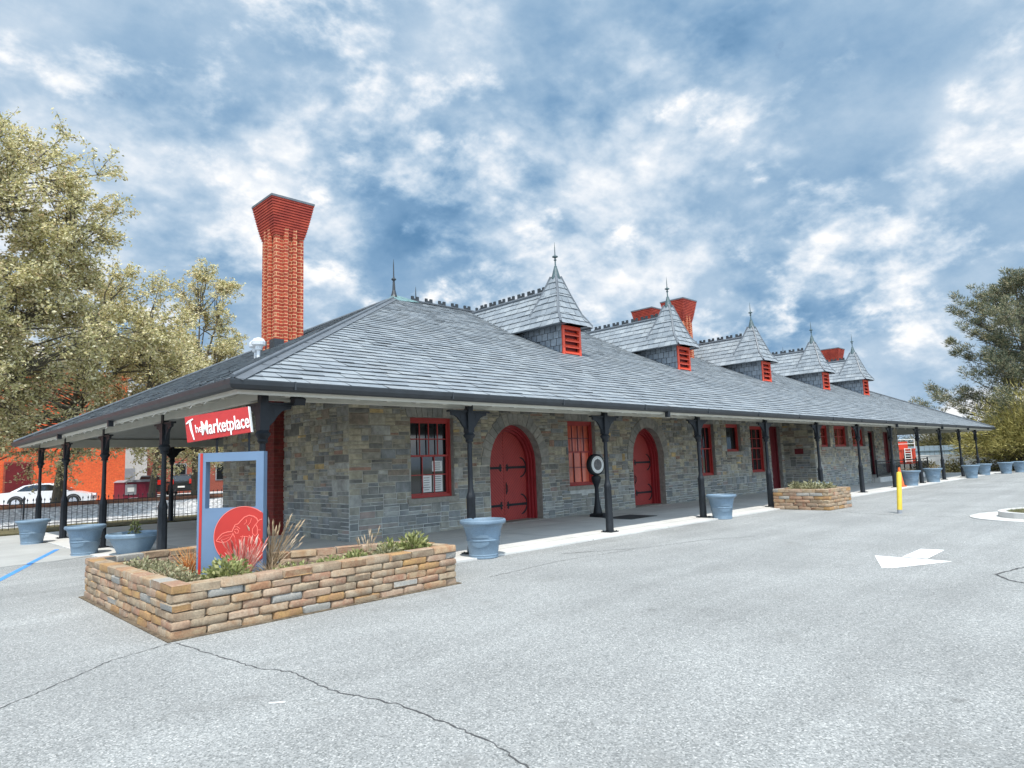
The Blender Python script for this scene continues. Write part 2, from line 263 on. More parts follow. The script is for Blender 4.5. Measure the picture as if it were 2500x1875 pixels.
# ------------------------------------------------------------------ mesh helpers
class MB:
    def __init__(s): s.v = []; s.f = []; s.mi = []
    def add(s, vs, fs, m=0):
        o = len(s.v); s.v.extend(tuple(p) for p in vs); s.f.extend(tuple(o+i for i in f) for f in fs); s.mi.extend([m]*len(fs))
    def box(s, x0, x1, y0, y1, z0, z1, m=0, T=None):
        vs = [Vector((x, y, z)) for x in (x0, x1) for y in (y0, y1) for z in (z0, z1)]
        if T is not None: vs = [T @ p for p in vs]
        s.add(vs, [(0, 1, 3, 2), (4, 6, 7, 5), (0, 4, 5, 1), (2, 3, 7, 6), (0, 2, 6, 4), (1, 5, 7, 3)], m)
    def tube(s, pts, rad, n=8, m=0, cap=True):
        pts = [Vector(p) for p in pts]
        if isinstance(rad, (int, float)): rad = [rad]*len(pts)
        vs = []; prev = None
        for i, p in enumerate(pts):
            t = (pts[min(i+1, len(pts)-1)]-pts[max(i-1, 0)])
            t = t.normalized() if t.length > 1e-9 else Vector((0, 0, 1))
            a = prev if prev is not None else (Vector((1, 0, 0)) if abs(t.x) < .8 else Vector((0, 1, 0)))
            a = (a-t*a.dot(t)).normalized(); b = t.cross(a); prev = a
            for k in range(n):
                an = 2*math.pi*k/n; vs.append(p+(a*math.cos(an)+b*math.sin(an))*rad[i])
        fs = [(i*n+k, i*n+(k+1) % n, (i+1)*n+(k+1) % n, (i+1)*n+k) for i in range(len(pts)-1) for k in range(n)]
        if cap: fs += [tuple(reversed(range(n))), tuple((len(pts)-1)*n+k for k in range(n))]
        s.add(vs, fs, m)
    def lathe(s, prof, n=32, c=(0, 0, 0), m=0, ph=0, sx=1, sy=1, close=True):
        vs = []
        for r, z in prof:
            for k in range(n):
                a = 2*math.pi*k/n+ph; vs.append((c[0]+r*math.cos(a)*sx, c[1]+r*math.sin(a)*sy, c[2]+z))
        fs = [(i*n+k, i*n+(k+1) % n, (i+1)*n+(k+1) % n, (i+1)*n+k) for i in range(len(prof)-1) for k in range(n)]
        if close: fs += [tuple(reversed(range(n))), tuple((len(prof)-1)*n+k for k in range(n))]
        s.add(vs, fs, m)
    def prism(s, poly, T, d0, d1, m=0):    # poly in local (x,z); extruded along local y from d0 to d1
        n = len(poly); vs = [T @ Vector((x, d0, z)) for x, z in poly]+[T @ Vector((x, d1, z)) for x, z in poly]
        s.add(vs, [tuple(range(n)), tuple(reversed(range(n, 2*n)))]+[(i, i+n, (i+1) % n+n, (i+1) % n) for i in range(n)], m)
    def slab(s, poly, z0, z1, m=0):        # poly in (x,y)
        n = len(poly); vs = [(x, y, z0) for x, y in poly]+[(x, y, z1) for x, y in poly]
        s.add(vs, [tuple(reversed(range(n))), tuple(range(n, 2*n))]+[(i, (i+1) % n, (i+1) % n+n, i+n) for i in range(n)], m)
    def ribbon(s, pts, w, T, d, th=.004, m=0, closed=False):   # line of width w in the local (x,z) plane standing proud by th
        P = [Vector((a, b)) for a, b in pts]; n = len(P); vs = []
        ws = w if isinstance(w, (list, tuple)) else [w]*n
        for i, p in enumerate(P):
            a = P[i-1] if (i or closed) else p; b = P[(i+1) % n] if (i < n-1 or closed) else p
            t = (b-a); t = t.normalized() if t.length > 1e-9 else Vector((1, 0)); q = Vector((-t.y, t.x))*ws[i]/2
            for sgn in (1, -1):
                for dd in (d, d-th): vs.append(T @ Vector((p.x+q.x*sgn, dd, p.y+q.y*sgn)))
        fs = []
        for i in range(n if closed else n-1):
            a = i*4; b = ((i+1) % n)*4
            fs += [(a+1, b+1, b+3, a+3), (a, b, b+1, a+1), (a+2, a+3, b+3, b+2)]
        s.add(vs, fs, m)
    def build(s, name, mats, parent=None, smooth=False, loc=None):
        me = bpy.data.meshes.new(name)
        me.from_pydata(s.v, [], s.f)
        if not isinstance(mats, (list, tuple)): mats = [mats]
        for m in mats: me.materials.append(MATS[m])
        if len(mats) > 1: me.polygons.foreach_set('material_index', s.mi)
        if smooth:
            me.polygons.foreach_set('use_smooth', [True]*len(me.polygons))
            try: me.set_sharp_from_angle(angle=R(38))
            except Exception: pass
        me.update()
        o = bpy.data.objects.new(name, me); C.objects.link(o)
        if parent is not None: o.parent = parent
        if loc is not None: o.location = loc
        return o
def tag(o, label=None, cat=None, group=None, kind=None):
    if label: o['label'] = label
    if cat: o['category'] = cat
    if group: o['group'] = group
    if kind: o['kind'] = kind
    return o
def empty(name, loc=(0, 0, 0), rz=0, label=None, cat=None, group=None):
    o = bpy.data.objects.new(name, None); C.objects.link(o); o.location = loc; o.rotation_euler = (0, 0, rz); o.empty_display_size = .2
    return tag(o, label, cat, group)
KIDS = {}
def copy_tree(o, parent=None):
    c = o.copy(); C.objects.link(c)
    if parent is not None: c.parent = parent
    for ch in [k for k in bpy.data.objects if k.parent == o]: copy_tree(ch, c)
    return c
I4 = Matrix.Identity(4)
def frame(o, ux, n=None):      # local x -> ux (horizontal), local z -> up, local -y -> outward
    ux = Vector(ux).normalized(); uz = Vector((0, 0, 1)); uy = uz.cross(ux)
    m = Matrix((ux, uy, uz)).transposed().to_4x4(); m.translation = Vector(o); return m
def scatter_dir():
    z = rnd.uniform(-1, 1); a = rnd.uniform(0, 2*math.pi); r = math.sqrt(1-z*z); return Vector((r*math.cos(a), r*math.sin(a), z))

# ------------------------------------------------------------------ ground
def struct(name, mb, m): return tag(mb.build(name, m), kind='structure')
g = MB(); g.box(-700, 1500, -700, 1500, -.6, -.05); struct('ground', g, 'field')
g = MB(); g.slab([(-60, -60), (75, -60), (75, 1.2), (47.5, 1.2), (47.5, 0), (-4.7, 0), (-4.7, 17.2), (-60, 17.2)], -.3, 0); struct('parking_lot', g, 'asphalt')
g = MB(); g.slab([(-4.72, -.56), (47.2, -.56), (47.2, 16.9), (-4.72, 16.9)], -.25, .03); struct('platform', g, 'concrete')
g = MB(); g.slab([(-14, 6.4), (-8, 7.0), (-5.4, 7.3), (-4.73, 7.6), (-4.73, 16.9), (-14, 16.9)], -.2, .015); struct('sidewalk', g, 'old_concrete')
g = MB(); g.slab([(-60, 17.2), (48, 17.2), (48, 20.6), (-60, 20.6)], -.2, .05); struct('verge', g, 'dry_turf')
def ballast():
    b = MB(); n = 160; prof = [(20.6, .0), (22, .08), (27, .14), (28.4, .42), (33.2, .42), (34.4, .2), (36, .16)]
    xs = [-60+i*130/n for i in range(n+1)]
    ys = []
    for (a, za), (c, zc) in zip(prof, prof[1:]):
        k = max(1, int((c-a)/.35))
        ys += [(a+(c-a)*i/k, za+(zc-za)*i/k) for i in range(k)]
    ys.append(prof[-1])
    vs = [(x, y, z+rnd.uniform(-.05, .05)) for x in xs for y, z in ys]; m = len(ys)
    b.add(vs, [(i*m+j, (i+1)*m+j, (i+1)*m+j+1, i*m+j+1) for i in range(n) for j in range(m-1)])
    struct('ballast', b, 'ballast')
ballast()
g = MB()
for y in (30.1, 31.54):
    g.box(-60, 70, y-.035, y+.035, .52, .60); g.box(-60, 70, y-.012, y+.012, .46, .52); g.box(-60, 70, y-.07, y+.07, .44, .46)
struct('railway_track', g, 'rail_steel')
g = MB()
for i in range(170): g.box(-45+i*.6, -45+i*.6+.22, 29.5, 32.1, .36, .45)
struct('railway_sleepers', g, 'sleeper')
g = MB(); g.slab([(-60, 36), (70, 36), (70, 41.9), (-60, 41.9)], -.2, .18); struct('road', g, 'pale_grey')
g = MB(); g.slab([(8, 41.9), (70, 41.9), (70, 56), (8, 56)], -.2, .18); struct('back_lot', g, 'pale_grey')
# cracks in the asphalt: narrow dark seams
def crack(pts, w):
    P = []
    for (a, b) in zip(pts, pts[1:]):
        k = max(2, int(math.dist(a, b)/.045))
        for i in range(k):
            t = i/k; j = .014 if i else .005
            P.append((a[0]+(b[0]-a[0])*t+rnd.uniform(-j, j), a[1]+(b[1]-a[1])*t+rnd.uniform(-j, j)))
    P.append(pts[-1])
    b = MB(); vs = []
    for i, p in enumerate(P):
        q = P[min(i+1, len(P)-1)]; o = P[max(i-1, 0)]; t = Vector((q[0]-o[0], q[1]-o[1])).normalized(); ww = w*rnd.uniform(.35, 1.25)/2
        vs += [(p[0]-t.y*ww, p[1]+t.x*ww, .004), (p[0]+t.y*ww, p[1]-t.x*ww, .004)]
    b.add(vs, [(2*i, 2*i+1, 2*i+3, 2*i+2) for i in range(len(P)-1)])
    struct('asphalt_crack', b, 'crack')
crack([(-8.1, -3.75), (-7.699, -3.414), (-7.305, -3.095), (-6.764, -2.61), (-6.17, -2.4)], .012)
crack([(-6.13, -2.43), (-6.062, -3.082), (-5.956, -3.998), (-5.808, -4.331), (-5.832, -5.056), (-5.664, -5.746), (-5.665, -6.730), (-5.792, -7.206), (-5.692, -8.006)], .014)
crack([(1.0, -1.4), (2.6, -2.3), (4.2, -2.6), (5.2, -3.2)], .02)
crack([(12.2, -2.45), (11.6, -3.2), (11.3, -4.4), (11.2, -5.6)], .03)
crack([(-1.6, -2.2), (0.2, -2.0), (2.2, -2.2)], .014)
crack([(3.4, -8.1), (2.5, -7.9), (2.1, -8.1), (1.8, -8.5)], .035)
b = MB(); P_ = [(3.5, -6.08), (3.42, -7.2), (2.42, -6.72), (2.27, -6.56)]
b.add([(x, y, .004) for x, y in P_], [(3, 2, 1, 0)]); b.add([(x, y, .004) for x, y in [(3.56, -6.47), (3.56, -6.83), (4.7, -6.8), (4.67, -6.45)]], [(0, 1, 2, 3)]); struct('arrow_marking', b, 'road_paint')
b = MB(); b.add([(x, y, .004) for x, y in [(-7.664, 2.049), (-5.886, 7.159), (-5.99, 7.195), (-7.768, 2.085)]], [(3, 2, 1, 0)])
b.add([(x, y, .02) for x, y in [(-5.877, 7.183), (-4.888, 10.025), (-4.992, 10.061), (-5.981, 7.22)]], [(0, 1, 2, 3)]); struct('parking_line', b, 'road_blue')

# ------------------------------------------------------------------ station
EX0, EX1, EY0, EY1 = -4.85, 46.2, -.55, 18.05     # eaves
RY, RZ = 9.25, 7.68; RX0, RX1 = 4.62, 36.7; EZ = 3.04
SLF = (RZ-EZ)/(RY-EY0); SLH = (RZ-EZ)/(RX0-EX0)
WX, WX1, WY, WYB = -.2, 42.0, 4.2, 14.3
st = empty('station_building', (0, 0, 0), 0, 'long stone station with grey slate hipped roof, five spired dormers and red doors', 'building')
stones, mortar = MB(), MB()
def arch_half(h, z):          # half width of an arched hole at height z
    hw = (h['u1']-h['u0'])/2
    if z <= h['spring']: return hw
    t = (z-h['spring'])/(h['z1']-h['spring'])
    return hw*math.sqrt(max(0, 1-min(1, t)**2)) if t < 1 else 0
def add_stone(T, u0, u1, z0, z1):
    j = .0095; u0 += j; u1 -= j; z0 += j; z1 -= j
    if u1-u0 < .03 or z1-z0 < .02: return
    c = min(.016, (u1-u0)*.25, (z1-z0)*.25); d = -.010-rnd.random()*.016
    def jj(): return rnd.uniform(-.006, .006)
    o = [(u0+jj(), z0+jj()*.6), (u1+jj(), z0+jj()*.6), (u1+jj(), z1+jj()*.6), (u0+jj(), z1+jj()*.6)]
    i = [(u0+c, z0+c), (u1-c, z0+c), (u1-c, z1-c), (u0+c, z1-c)]
    vs = [T @ Vector((a, .012, b)) for a, b in o]+[T @ Vector((a, d*.35, b)) for a, b in o]+[T @ Vector((a, d-rnd.random()*.008, b)) for a, b in i]
    fs = [(8, 9, 10, 11)]+[(k, (k+1) % 4, (k+1) % 4+4, k+4) for k in range(4)]+[(k+4, (k+1) % 4+4, (k+1) % 4+8, k+8) for k in range(4)]
    stones.add(vs, fs)
def stone_wall(T, L, H, holes, HB):
    holes = [dict(h) for h in holes]
    # mortar backing with the openings cut out
    xs = {0, L}
    for h in holes:
        if 'spring' in h:
            for k in range(25): xs.add(h['u0']+(h['u1']-h['u0'])*(1-math.cos(math.pi*k/24))/2)
        else: xs |= {h['u0'], h['u1']}
    xs = sorted(xs)
    for a, b in zip(xs, xs[1:]):
        solid = []; lo0 = lo1 = 0
        for h in sorted(holes, key=lambda q: q['z0']):
            if h['u0']-1e-6 <= a and b <= h['u1']+1e-6:
                def top(u):
                    if 'spring' not in h: return h['z1']
                    c = (h['u0']+h['u1'])/2; hw = (h['u1']-h['u0'])/2; t = min(1, abs(u-c)/hw); return h['spring']+(h['z1']-h['spring'])*math.sqrt(max(0, 1-t*t))
                solid.append((lo0, lo1, h['z0'], h['z0'])); lo0, lo1 = top(a), top(b)
        solid.append((lo0, lo1, HB, HB))
        for p0, p1, q0, q1 in solid:
            if q0-p0 > 1e-4: mortar.add([T @ Vector(p) for p in ((a, 0, p0), (b, 0, p1), (b, 0, q1), (a, 0, q0))], [(0, 1, 2, 3)])
    # reveals of the openings in dressed stone, arch rings, lintels
    blocks = []
    for h in holes:
        jambs = MB(); D = h.get('depth', .3); c = (h['u0']+h['u1'])/2; hw = (h['u1']-h['u0'])/2
        if 'spring' in h:
            path = [(h['u0'], 0), (h['u0'], h['spring'])]+[(c-hw*math.cos(math.pi*k/24), h['spring']+(h['z1']-h['spring'])*math.sin(math.pi*k/24)) for k in range(1, 24)]+[(h['u1'], h['spring']), (h['u1'], 0)]
            w = .34; nv = 19; rise = h['z1']-h['spring']
            for k in range(nv):
                a0, a1 = math.pi*k/nv+.006, math.pi*(k+1)/nv-.006; ww = w*rnd.uniform(.86, 1.12)
                q = []
                for a, rr in ((a0, 0), (a1, 0), (a1, ww), (a0, ww)): q.append((c-(hw+.004+rr)*math.cos(a), h['spring']+(rise+.004+rr)*math.sin(a)))
                d = -.02-rnd.random()*.01
                vs = [T @ Vector((x, .01, z)) for x, z in q]+[T @ Vector((x, d, z)) for x, z in q]
                jambs.add(vs, [(7, 6, 5, 4), (0, 1, 5, 4), (1, 2, 6, 5), (2, 3, 7, 6), (3, 0, 4, 7)])
            blocks.append(dict(u0=h['u0'], u1=h['u1'], z0=0, z1=h['z1']+w*.96, spring=h['spring'], ring=w*.96))
        else:
            path = [(h['u0'], h['z0']), (h['u0'], h['z1']), (h['u1'], h['z1']), (h['u1'], h['z0'])]
            lw = .30; n = max(5, int((hw*2+.2)/.15)); a, b_ = h['u0']-.1, h['u1']+.1
            for k in range(n):
                x0, x1 = a+(b_-a)*k/n+.006, a+(b_-a)*(k+1)/n-.006; sp = .12
                y0, y1 = x0+(x0-c)*sp, x1+(x1-c)*sp; hh = lw*rnd.uniform(.9, 1.03); d = -.018-rnd.random()*.012
                q = [(x0, h['z1']+.006), (x1, h['z1']+.006), (y1, h['z1']+hh), (y0, h['z1']+hh)]
                vs = [T @ Vector((x, .01, z)) for x, z in q]+[T @ Vector((x, d, z)) for x, z in q]
                jambs.add(vs, [(4, 5, 6, 7), (0, 1, 5, 4), (1, 2, 6, 5), (2, 3, 7, 6), (3, 0, 4, 7)])
            blocks.append(dict(u0=h['u0'], u1=h['u1'], z0=max(0, h['z0']-(.13 if h['z0'] > .1 else 0)), z1=h['z1']))
            blocks.append(dict(u0=a-.03, u1=b_+.03, z0=h['z1'], z1=h['z1']+lw))
        for p, q in zip(path, path[1:]):
            jambs.add([T @ Vector(v) for v in ((p[0], -.004, p[1]), (q[0], -.004, q[1]), (q[0], D, q[1]), (p[0], D, p[1]))], [(0, 1, 2, 3)])
        jambs.build('stone_surround', 'jamb_stone', st)
    # random coursed ashlar
    def place(u0, u1, z0, z1):
        for h in blocks:
            ht = h['z1']; hb = h['z0']
            if z1 <= hb+.01 or z0 >= ht-.01 or u1 <= h['u0']-h.get('ring', 0) or u0 >= h['u1']+h.get('ring', 0): continue
            for zc in (hb, ht):
                if z0+.03 < zc < z1-.03: place(u0, u1, z0, zc); place(u0, u1, zc, z1); return
            c = (h['u0']+h['u1'])/2; hw = (h['u1']-h['u0'])/2
            if 'spring' in h:
                if z0 < h['spring']-.02 < z1-.04: place(u0, u1, z0, h['spring']); place(u0, u1, h['spring'], z1); return
                zz = z0
                if z0 >= h['spring']-.025:
                    if z1-z0 > .13: m = (z0+z1)/2; place(u0, u1, z0, m); place(u0, u1, m, z1); return
                    t = min(1, (zz-h['spring'])/(h['z1']-h['spring'])); t = max(0, t); hw = (hw+h['ring'])*math.sqrt(max(0, 1-t*t))
            a, b = c-hw, c+hw
            if u1 <= a or u0 >= b: continue
            if u0 < a-.03: place(u0, a, z0, z1)
            if u1 > b+.03: place(b, u1, z0, z1)
            return
        add_stone(T, u0, u1, z0, z1)
    z = 0
    while z < H:
        bh = rnd.uniform(.24, .34); u = 0
        while u < L:
            w = rnd.uniform(.24, .66)
            if L-u-w < .2: w = L-u
            k = rnd.choices((1, 2, 3), (.10, .60, .30))[0]
            if k == 1: bh_ = [bh]
            elif k == 2: f = rnd.choice((.34, .42, .5, .58, .66)); bh_ = [bh*f, bh*(1-f)]
            else: f = rnd.uniform(.26, .4); f2 = rnd.uniform(.26, .4); bh_ = [bh*f, bh*f2, bh*(1-f-f2)]
            zz = z
            for q in bh_:
                if w > .42 and rnd.random() < .45:
                    s = u+w*rnd.uniform(.3, .7); place(u, s, zz, zz+q); place(s, u+w, zz, zz+q)
                else: place(u, u+w, zz, zz+q)
                zz += q
            u += w
        z += bh
def rect(u0, u1, z0, z1, depth=.3): return dict(u0=u0, u1=u1, z0=z0, z1=z1, depth=depth)
def arch(u0, u1, z1, spring, depth=.55): return dict(u0=u0, u1=u1, z0=0, z1=z1, spring=spring, depth=depth)
FT = frame((WX, WY, 0), (1, 0, 0)); D_ = -WX
front = [rect(1.6+D_, 3.03+D_, .92, 3.03, .2), arch(4.35+D_, 6.5+D_, 2.9, 1.72), rect(7.8+D_, 9.2+D_, .94, 3.06, .2), arch(11.3+D_, 13.3+D_, 2.9, 1.75),
         rect(16.05+D_, 17.2+D_, .97, 3.1, .2), rect(18.25+D_, 19.55+D_, 1.93, 3.14, .2), rect(20.45+D_, 21.95+D_, .96, 3.08, .2), rect(22.45+D_, 23.62+D_, 0, 3.1, .45)]
stone_wall(FT, 23.9-WX, 4.3, front, 4.95)
stone_wall(frame((23.9, 4.2, 0), (0, -1, 0)), 1.5, 3.8, [], 4.4)
bayh = [rect(24.75-23.9, 25.9-23.9, 2.02, 3.09, .2), rect(26.5-23.9, 28.4-23.9, 2.02, 3.09, .2), rect(28.95-23.9, 30.9-23.9, 2.02, 3.09, .2)]
stone_wall(frame((23.9, 2.7, 0), (1, 0, 0)), 7.5, 3.8, bayh, 4.3)
stone_wall(frame((31.4, 2.7, 0), (0, 1, 0)), 1.5, 3.6, [], 4.4)
stone_wall(frame((31.4, 4.2, 0), (1, 0, 0)), 10.6, 3.9, [rect(36-31.4, 37.25-31.4, .3, 3.0, .3), rect(39-31.4, 40.25-31.4, .3, 2.98, .3)], 4.95)
stone_wall(frame((WX, 11.9, 0), (0, -1, 0)), 7.7, 4.9, [], 5.2)
stone_wall(frame((WX1, 4.2, 0), (0, 1, 0)), 7.7, 3.0, [], 5.0)
mortar.add([(WX, 11.9, 0), (WX, 11.9, 5), (WX1, 11.9, 5), (WX1, 11.9, 0)], [(0, 1, 2, 3)])
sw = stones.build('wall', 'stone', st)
mortar.build('mortar', 'mortar', sw)

# windows: a red sash frame with its panes, sill and notices
def sash(T, u0, u1, z0, z1, cols, rows, mid, glass, sill=True, label=None, casement=0, bars=0):
    f = MB(); y = .13; fwd = .07
    f.box(u0+.002, u0+fwd, y, y+.12, z0, z1, 0, T); f.box(u1-fwd, u1-.002, y, y+.12, z0, z1, 0, T)
    f.box(u0+fwd, u1-fwd, y, y+.12, z1-fwd-.03, z1-.002, 0, T); f.box(u0+fwd, u1-fwd, y-.015, y+.12, z0+.002, z0+fwd, 0, T)
    a, b, c, d = u0+fwd, u1-fwd, z0+fwd, z1-fwd-.03
    def light(a, b, c, d, y, n, r):
        s = .045
        f.box(a, a+s, y, y+.035, c, d, 0, T); f.box(b-s, b, y, y+.035, c, d, 0, T); f.box(a+s, b-s, y, y+.035, d-s, d, 0, T); f.box(a+s, b-s, y, y+.035, c, c+s, 0, T)
        for k in range(1, n): x = a+s+(b-a-2*s)*k/n; f.box(x-.013, x+.013, y+.002, y+.03, c+s, d-s, bars, T)
        for k in range(1, r): q = c+s+(d-c-2*s)*k/r; f.box(a+s, b-s, y+.004, y+.028, q-.013, q+.013, bars, T)
    if mid:
        m = c+(d-c)*mid
        light(a, b, m-.02, d, y+.03, cols, rows); light(a, b, c, m+.02, y+.068, cols-1 if cols > 3 else cols, rows)
    else:
        for k in range(max(1, casement)): light(a+(b-a)*k/max(1, casement), a+(b-a)*(k+1)/max(1, casement), c, d, y+.03, cols, rows)
    w = f.build('window', ['red_paint', 'dark_red'], st)
    if label: w['label'] = label
    p = MB(); p.box(a, b, y+.106, y+.112, c, d, 0, T); p.build('pane', glass, w)
    if sill: s = MB(); s.box(u0-.12, u1+.12, -.05, .2, z0-.13, z0-.001, 0, T); s.build('sill', 'jamb_stone', w)
    return w
w1 = sash(FT, 1.6+D_, 3.03+D_, .92, 3.03, 4, 2, .53, 'glass_dark', label='window with paper notices taped inside the lower panes')
def notice(u0, u1, z0, z1, lines):
    m = MB(); T = FT; y = .13+.098; m.box(u0, u1, y, y+.006, z0, z1, 0, T)
    for k in range(lines):
        q = z1-(z1-z0)*(k+1)/(lines+1); s = rnd.uniform(.6, .9); c = (u0+u1)/2; hw = (u1-u0)/2*s*.85; m.box(c-hw, c+hw, y-.002, y+.002, q-.009, q+.006, 1, T)
    m.build('notice', ['paper', 'ink'], w1)
notice(2.46+D_, 2.80+D_, 1.60, 1.88, 4); notice(2.10+D_, 2.43+D_, 1.06, 1.50, 6); notice(2.49+D_, 2.80+D_, 1.06, 1.52, 7)
sash(FT, 7.8+D_, 9.2+D_, .94, 3.06, 4, 2, .53, 'glass_amber', label='window with orange red blind behind its panes', bars=1)  # glazing bars in darker red: their shade is put into the paint colour
sash(FT, 16.05+D_, 17.2+D_, .97, 3.1, 3, 1, .53, 'glass_dark')
sash(FT, 18.25+D_, 19.55+D_, 1.93, 3.14, 1, 1, 0, 'glass_dark')
sash(FT, 20.45+D_, 21.95+D_, .96, 3.08, 3, 2, .53, 'glass_dark')
BT = frame((23.9, 2.7, 0), (1, 0, 0))
for a, b, k in ((24.75, 25.9, 1), (26.5, 28.4, 2), (28.95, 30.9, 2)): sash(BT, a-23.9, b-23.9, 2.02, 3.09, 1, 2, 0, 'glass_red', True, None, k)
OT = frame((31.4, 4.2, 0), (1, 0, 0))

# arched double doors with black strap hinges
def arch_poly(u0, u1, z1, spring, inset=0, z0=.04):
    c = (u0+u1)/2; hw = (u1-u0)/2-inset; rise = z1-spring-inset
    return [(c-hw, z0)]+[(c-hw*math.cos(math.pi*k/28), spring+rise*math.sin(math.pi*k/28)) for k in range(29)]+[(c+hw, z0)]
def arched_door(u0, u1, z1, spring, name_label, split):
    T = FT; y = .24
    root = MB()
    out = arch_poly(u0, u1, z1, spring, .004, .035)
    for i0, i1, ya, yb in ((.004, .075, y, y+.34), (.075, .13, y+.08, y+.34), (.13, .19, y+.16, y+.34)):
        A = arch_poly(u0, u1, z1, spring, i0, .035); B = arch_poly(u0, u1, z1, spring, i1, .035); n = len(A)
        for k in range(n-1):
            q = [A[k], A[k+1], B[k+1], B[k]]
            vs = [T @ Vector((x, ya, z)) for x, z in q]+[T @ Vector((x, yb, z)) for x, z in q]
            root.add(vs, [(3, 2, 1, 0), (2, 3, 7, 6), (4, 5, 6, 7)])
    d = root.build('door', 'door_frame', st); d['label'] = name_label
    P = arch_poly(u0, u1, z1, spring, .185, .05); c = split
    yy = y+.26
    for side, mat in ((0, 'door_planks'), (1, 'door_planks_mirrored')):
        if side == 0: poly = [p for p in P if p[0] < c-.006]; zt = spring+(z1-spring-.185)*math.sqrt(max(0, 1-((c-(u0+u1)/2)/((u1-u0)/2-.185))**2)); poly = poly+[(c-.006, zt), (c-.006, .05)]
        else: zt = spring+(z1-spring-.185)*math.sqrt(max(0, 1-((c-(u0+u1)/2)/((u1-u0)/2-.185))**2)); poly = [(c+.006, .05), (c+.006, zt)]+[p for p in P if p[0] > c+.006]
        l = MB(); l.prism(poly, T, yy, yy+.05); l.build('door_leaf', mat, d)
    e0, e1 = u0+.185, u1-.185
    for zc in (.5, 1.62):
        for sgn, e in ((1, e0), (-1, e1)):
            h = MB(); x = lambda t: e+sgn*t; ln = (c-e)*sgn-.1
            h.ribbon([(x(0), zc), (x(ln*.5), zc), (x(ln-.05), zc)], [.085, .07, .075], T, yy-.002, .012)
            h.ribbon([(x(.30-.30*math.cos(a)), zc+.30*math.sin(a)) for a in [R(q) for q in range(-84, 85, 12)]], [.02]+[.048]*13+[.02], T, yy-.001, .012)
            h.ribbon([(x(ln-.02), zc+.10), (x(ln-.05), zc+.05), (x(ln-.07), zc), (x(ln-.05), zc-.05), (x(ln-.02), zc-.10)], [.075, .05, .07, .05, .075], T, yy-.003, .012)
            h.ribbon([(x(ln-.04), zc), (x(ln+.03), zc)], [.10, .03], T, yy-.004, .012)
            h.build('strap_hinge', 'iron', d)
    h = MB(); xx = c+.09
    h.ribbon([(xx, 1.18), (xx, .82)], .035, T, yy-.001, .01); h.tube([T @ Vector((xx, yy-.01, 1.12)), T @ Vector((xx, yy-.06, 1.08)), T @ Vector((xx, yy-.06, .93)), T @ Vector((xx, yy-.01, .88))], .011, 6)
    h.build('handle', 'iron', d)
    s = MB(); s.box(u0-.02, u1+.02, -.08, y+.4, .03, .05, 0, T); s.build('threshold', 'jamb_stone', d)
arched_door(4.35+D_, 6.5+D_, 2.9, 1.72, 'wider arched red double door nearest the front corner', 5.36+D_)
arched_door(11.3+D_, 13.3+D_, 2.9, 1.75, 'second arched red double door beside the tall weighing scale', 11.98+D_)
def plain_door(T, u0, u1, z0, z1, y, mat, dark=False):
    m = MB(); f = .09
    m.box(u0, u0+f, y-.04, y+.1, z0, z1-.002, 0, T); m.box(u1-f, u1, y-.04, y+.1, z0, z1-.002, 0, T); m.box(u0+f, u1-f, y-.04, y+.1, z1-f, z1-.002, 0, T)
    d = m.build('door', 'dark_red', st)
    l = MB(); l.box(u0+f, u1-f, y+.03, y+.08, z0+.03, z1-f, 0, T)
    for a, b in ((.15, .42), (.52, .88)):
        za, zb = z0+(z1-z0)*a, z0+(z1-z0)*b; l.box(u0+f+.14, u1-f-.14, y+.018, y+.03, za, zb, 0, T)
    l.build('door_leaf', mat, d); h = MB(); h.tube([T @ Vector((u0+f+.08, y+.03, z0+1.02)), T @ Vector((u0+f+.08, y-.04, z0+1.02))], .03, 10); h.build('handle', 'chrome', d)
plain_door(FT, 22.45+D_, 23.62+D_, .03, 3.1, .2, 'dark_red'); plain_door(OT, 36-31.4, 37.25-31.4, .3, 3.0, .15, 'glass_dark'); plain_door(OT, 39-31.4, 40.25-31.4, .3, 2.98, .15, 'dark_red')
b = MB(); b.box(.55, .95, -.035, 0.0, 1.72, 1.98, 0, frame((23.9, 4.2, 0), (0, -1, 0))); b.build('plaque', 'dark_red', st)

# slate roof
def slates(mb, O, U, V, Nn, left, right, H, ex, wd, lift=.03):
    O, U, V, Nn = Vector(O), Vector(U).normalized(), Vector(V).normalized(), Vector(Nn).normalized()
    i = 0; v = -.04
    while v < H-.02:
        v1 = min(v+ex, H); va = max(0, v); lo0, hi0, lo1, hi1 = left(va), right(va), left(v1), right(v1)
        u = min(lo0, lo1)-rnd.uniform(0, wd)
        while u < max(hi0, hi1):
            w = wd*rnd.uniform(.86, 1.14); a0, b0 = max(u+.003, lo0), min(u+w-.003, hi0); a1, b1 = max(u+.003, lo1), min(u+w-.003, hi1); u += w
            if b0-a0 < .015 and b1-a1 < .015: continue
            b0 = max(a0+.001, b0); b1 = max(a1+.001, b1); t0 = lift*rnd.uniform(.8, 1.25); jv = rnd.uniform(-.007, .007)
            q = [(a0, v+jv, t0), (b0, v+jv+rnd.uniform(-.004, .004), t0*rnd.uniform(.9, 1.1)), (b1, v1+.03, .006), (a1, v1+.03, .006)]
            vs = [O+U*x+V*y+Nn*z for x, y, z in q]+[O+U*x+V*(y+.012)+Nn*(z-lift*.62) for x, y, z in q[:2]]
            mb.add(vs, [(0, 1, 2, 3), (4, 5, 1, 0)])
        v += ex; i += 1
roof = MB()
A0, A1, A2, A3 = Vector((EX0, EY0, EZ)), Vector((EX1, EY0, EZ)), Vector((EX1, EY1, EZ)), Vector((EX0, EY1, EZ)); B0, B1 = Vector((RX0, RY, RZ)), Vector((RX1, RY, RZ))
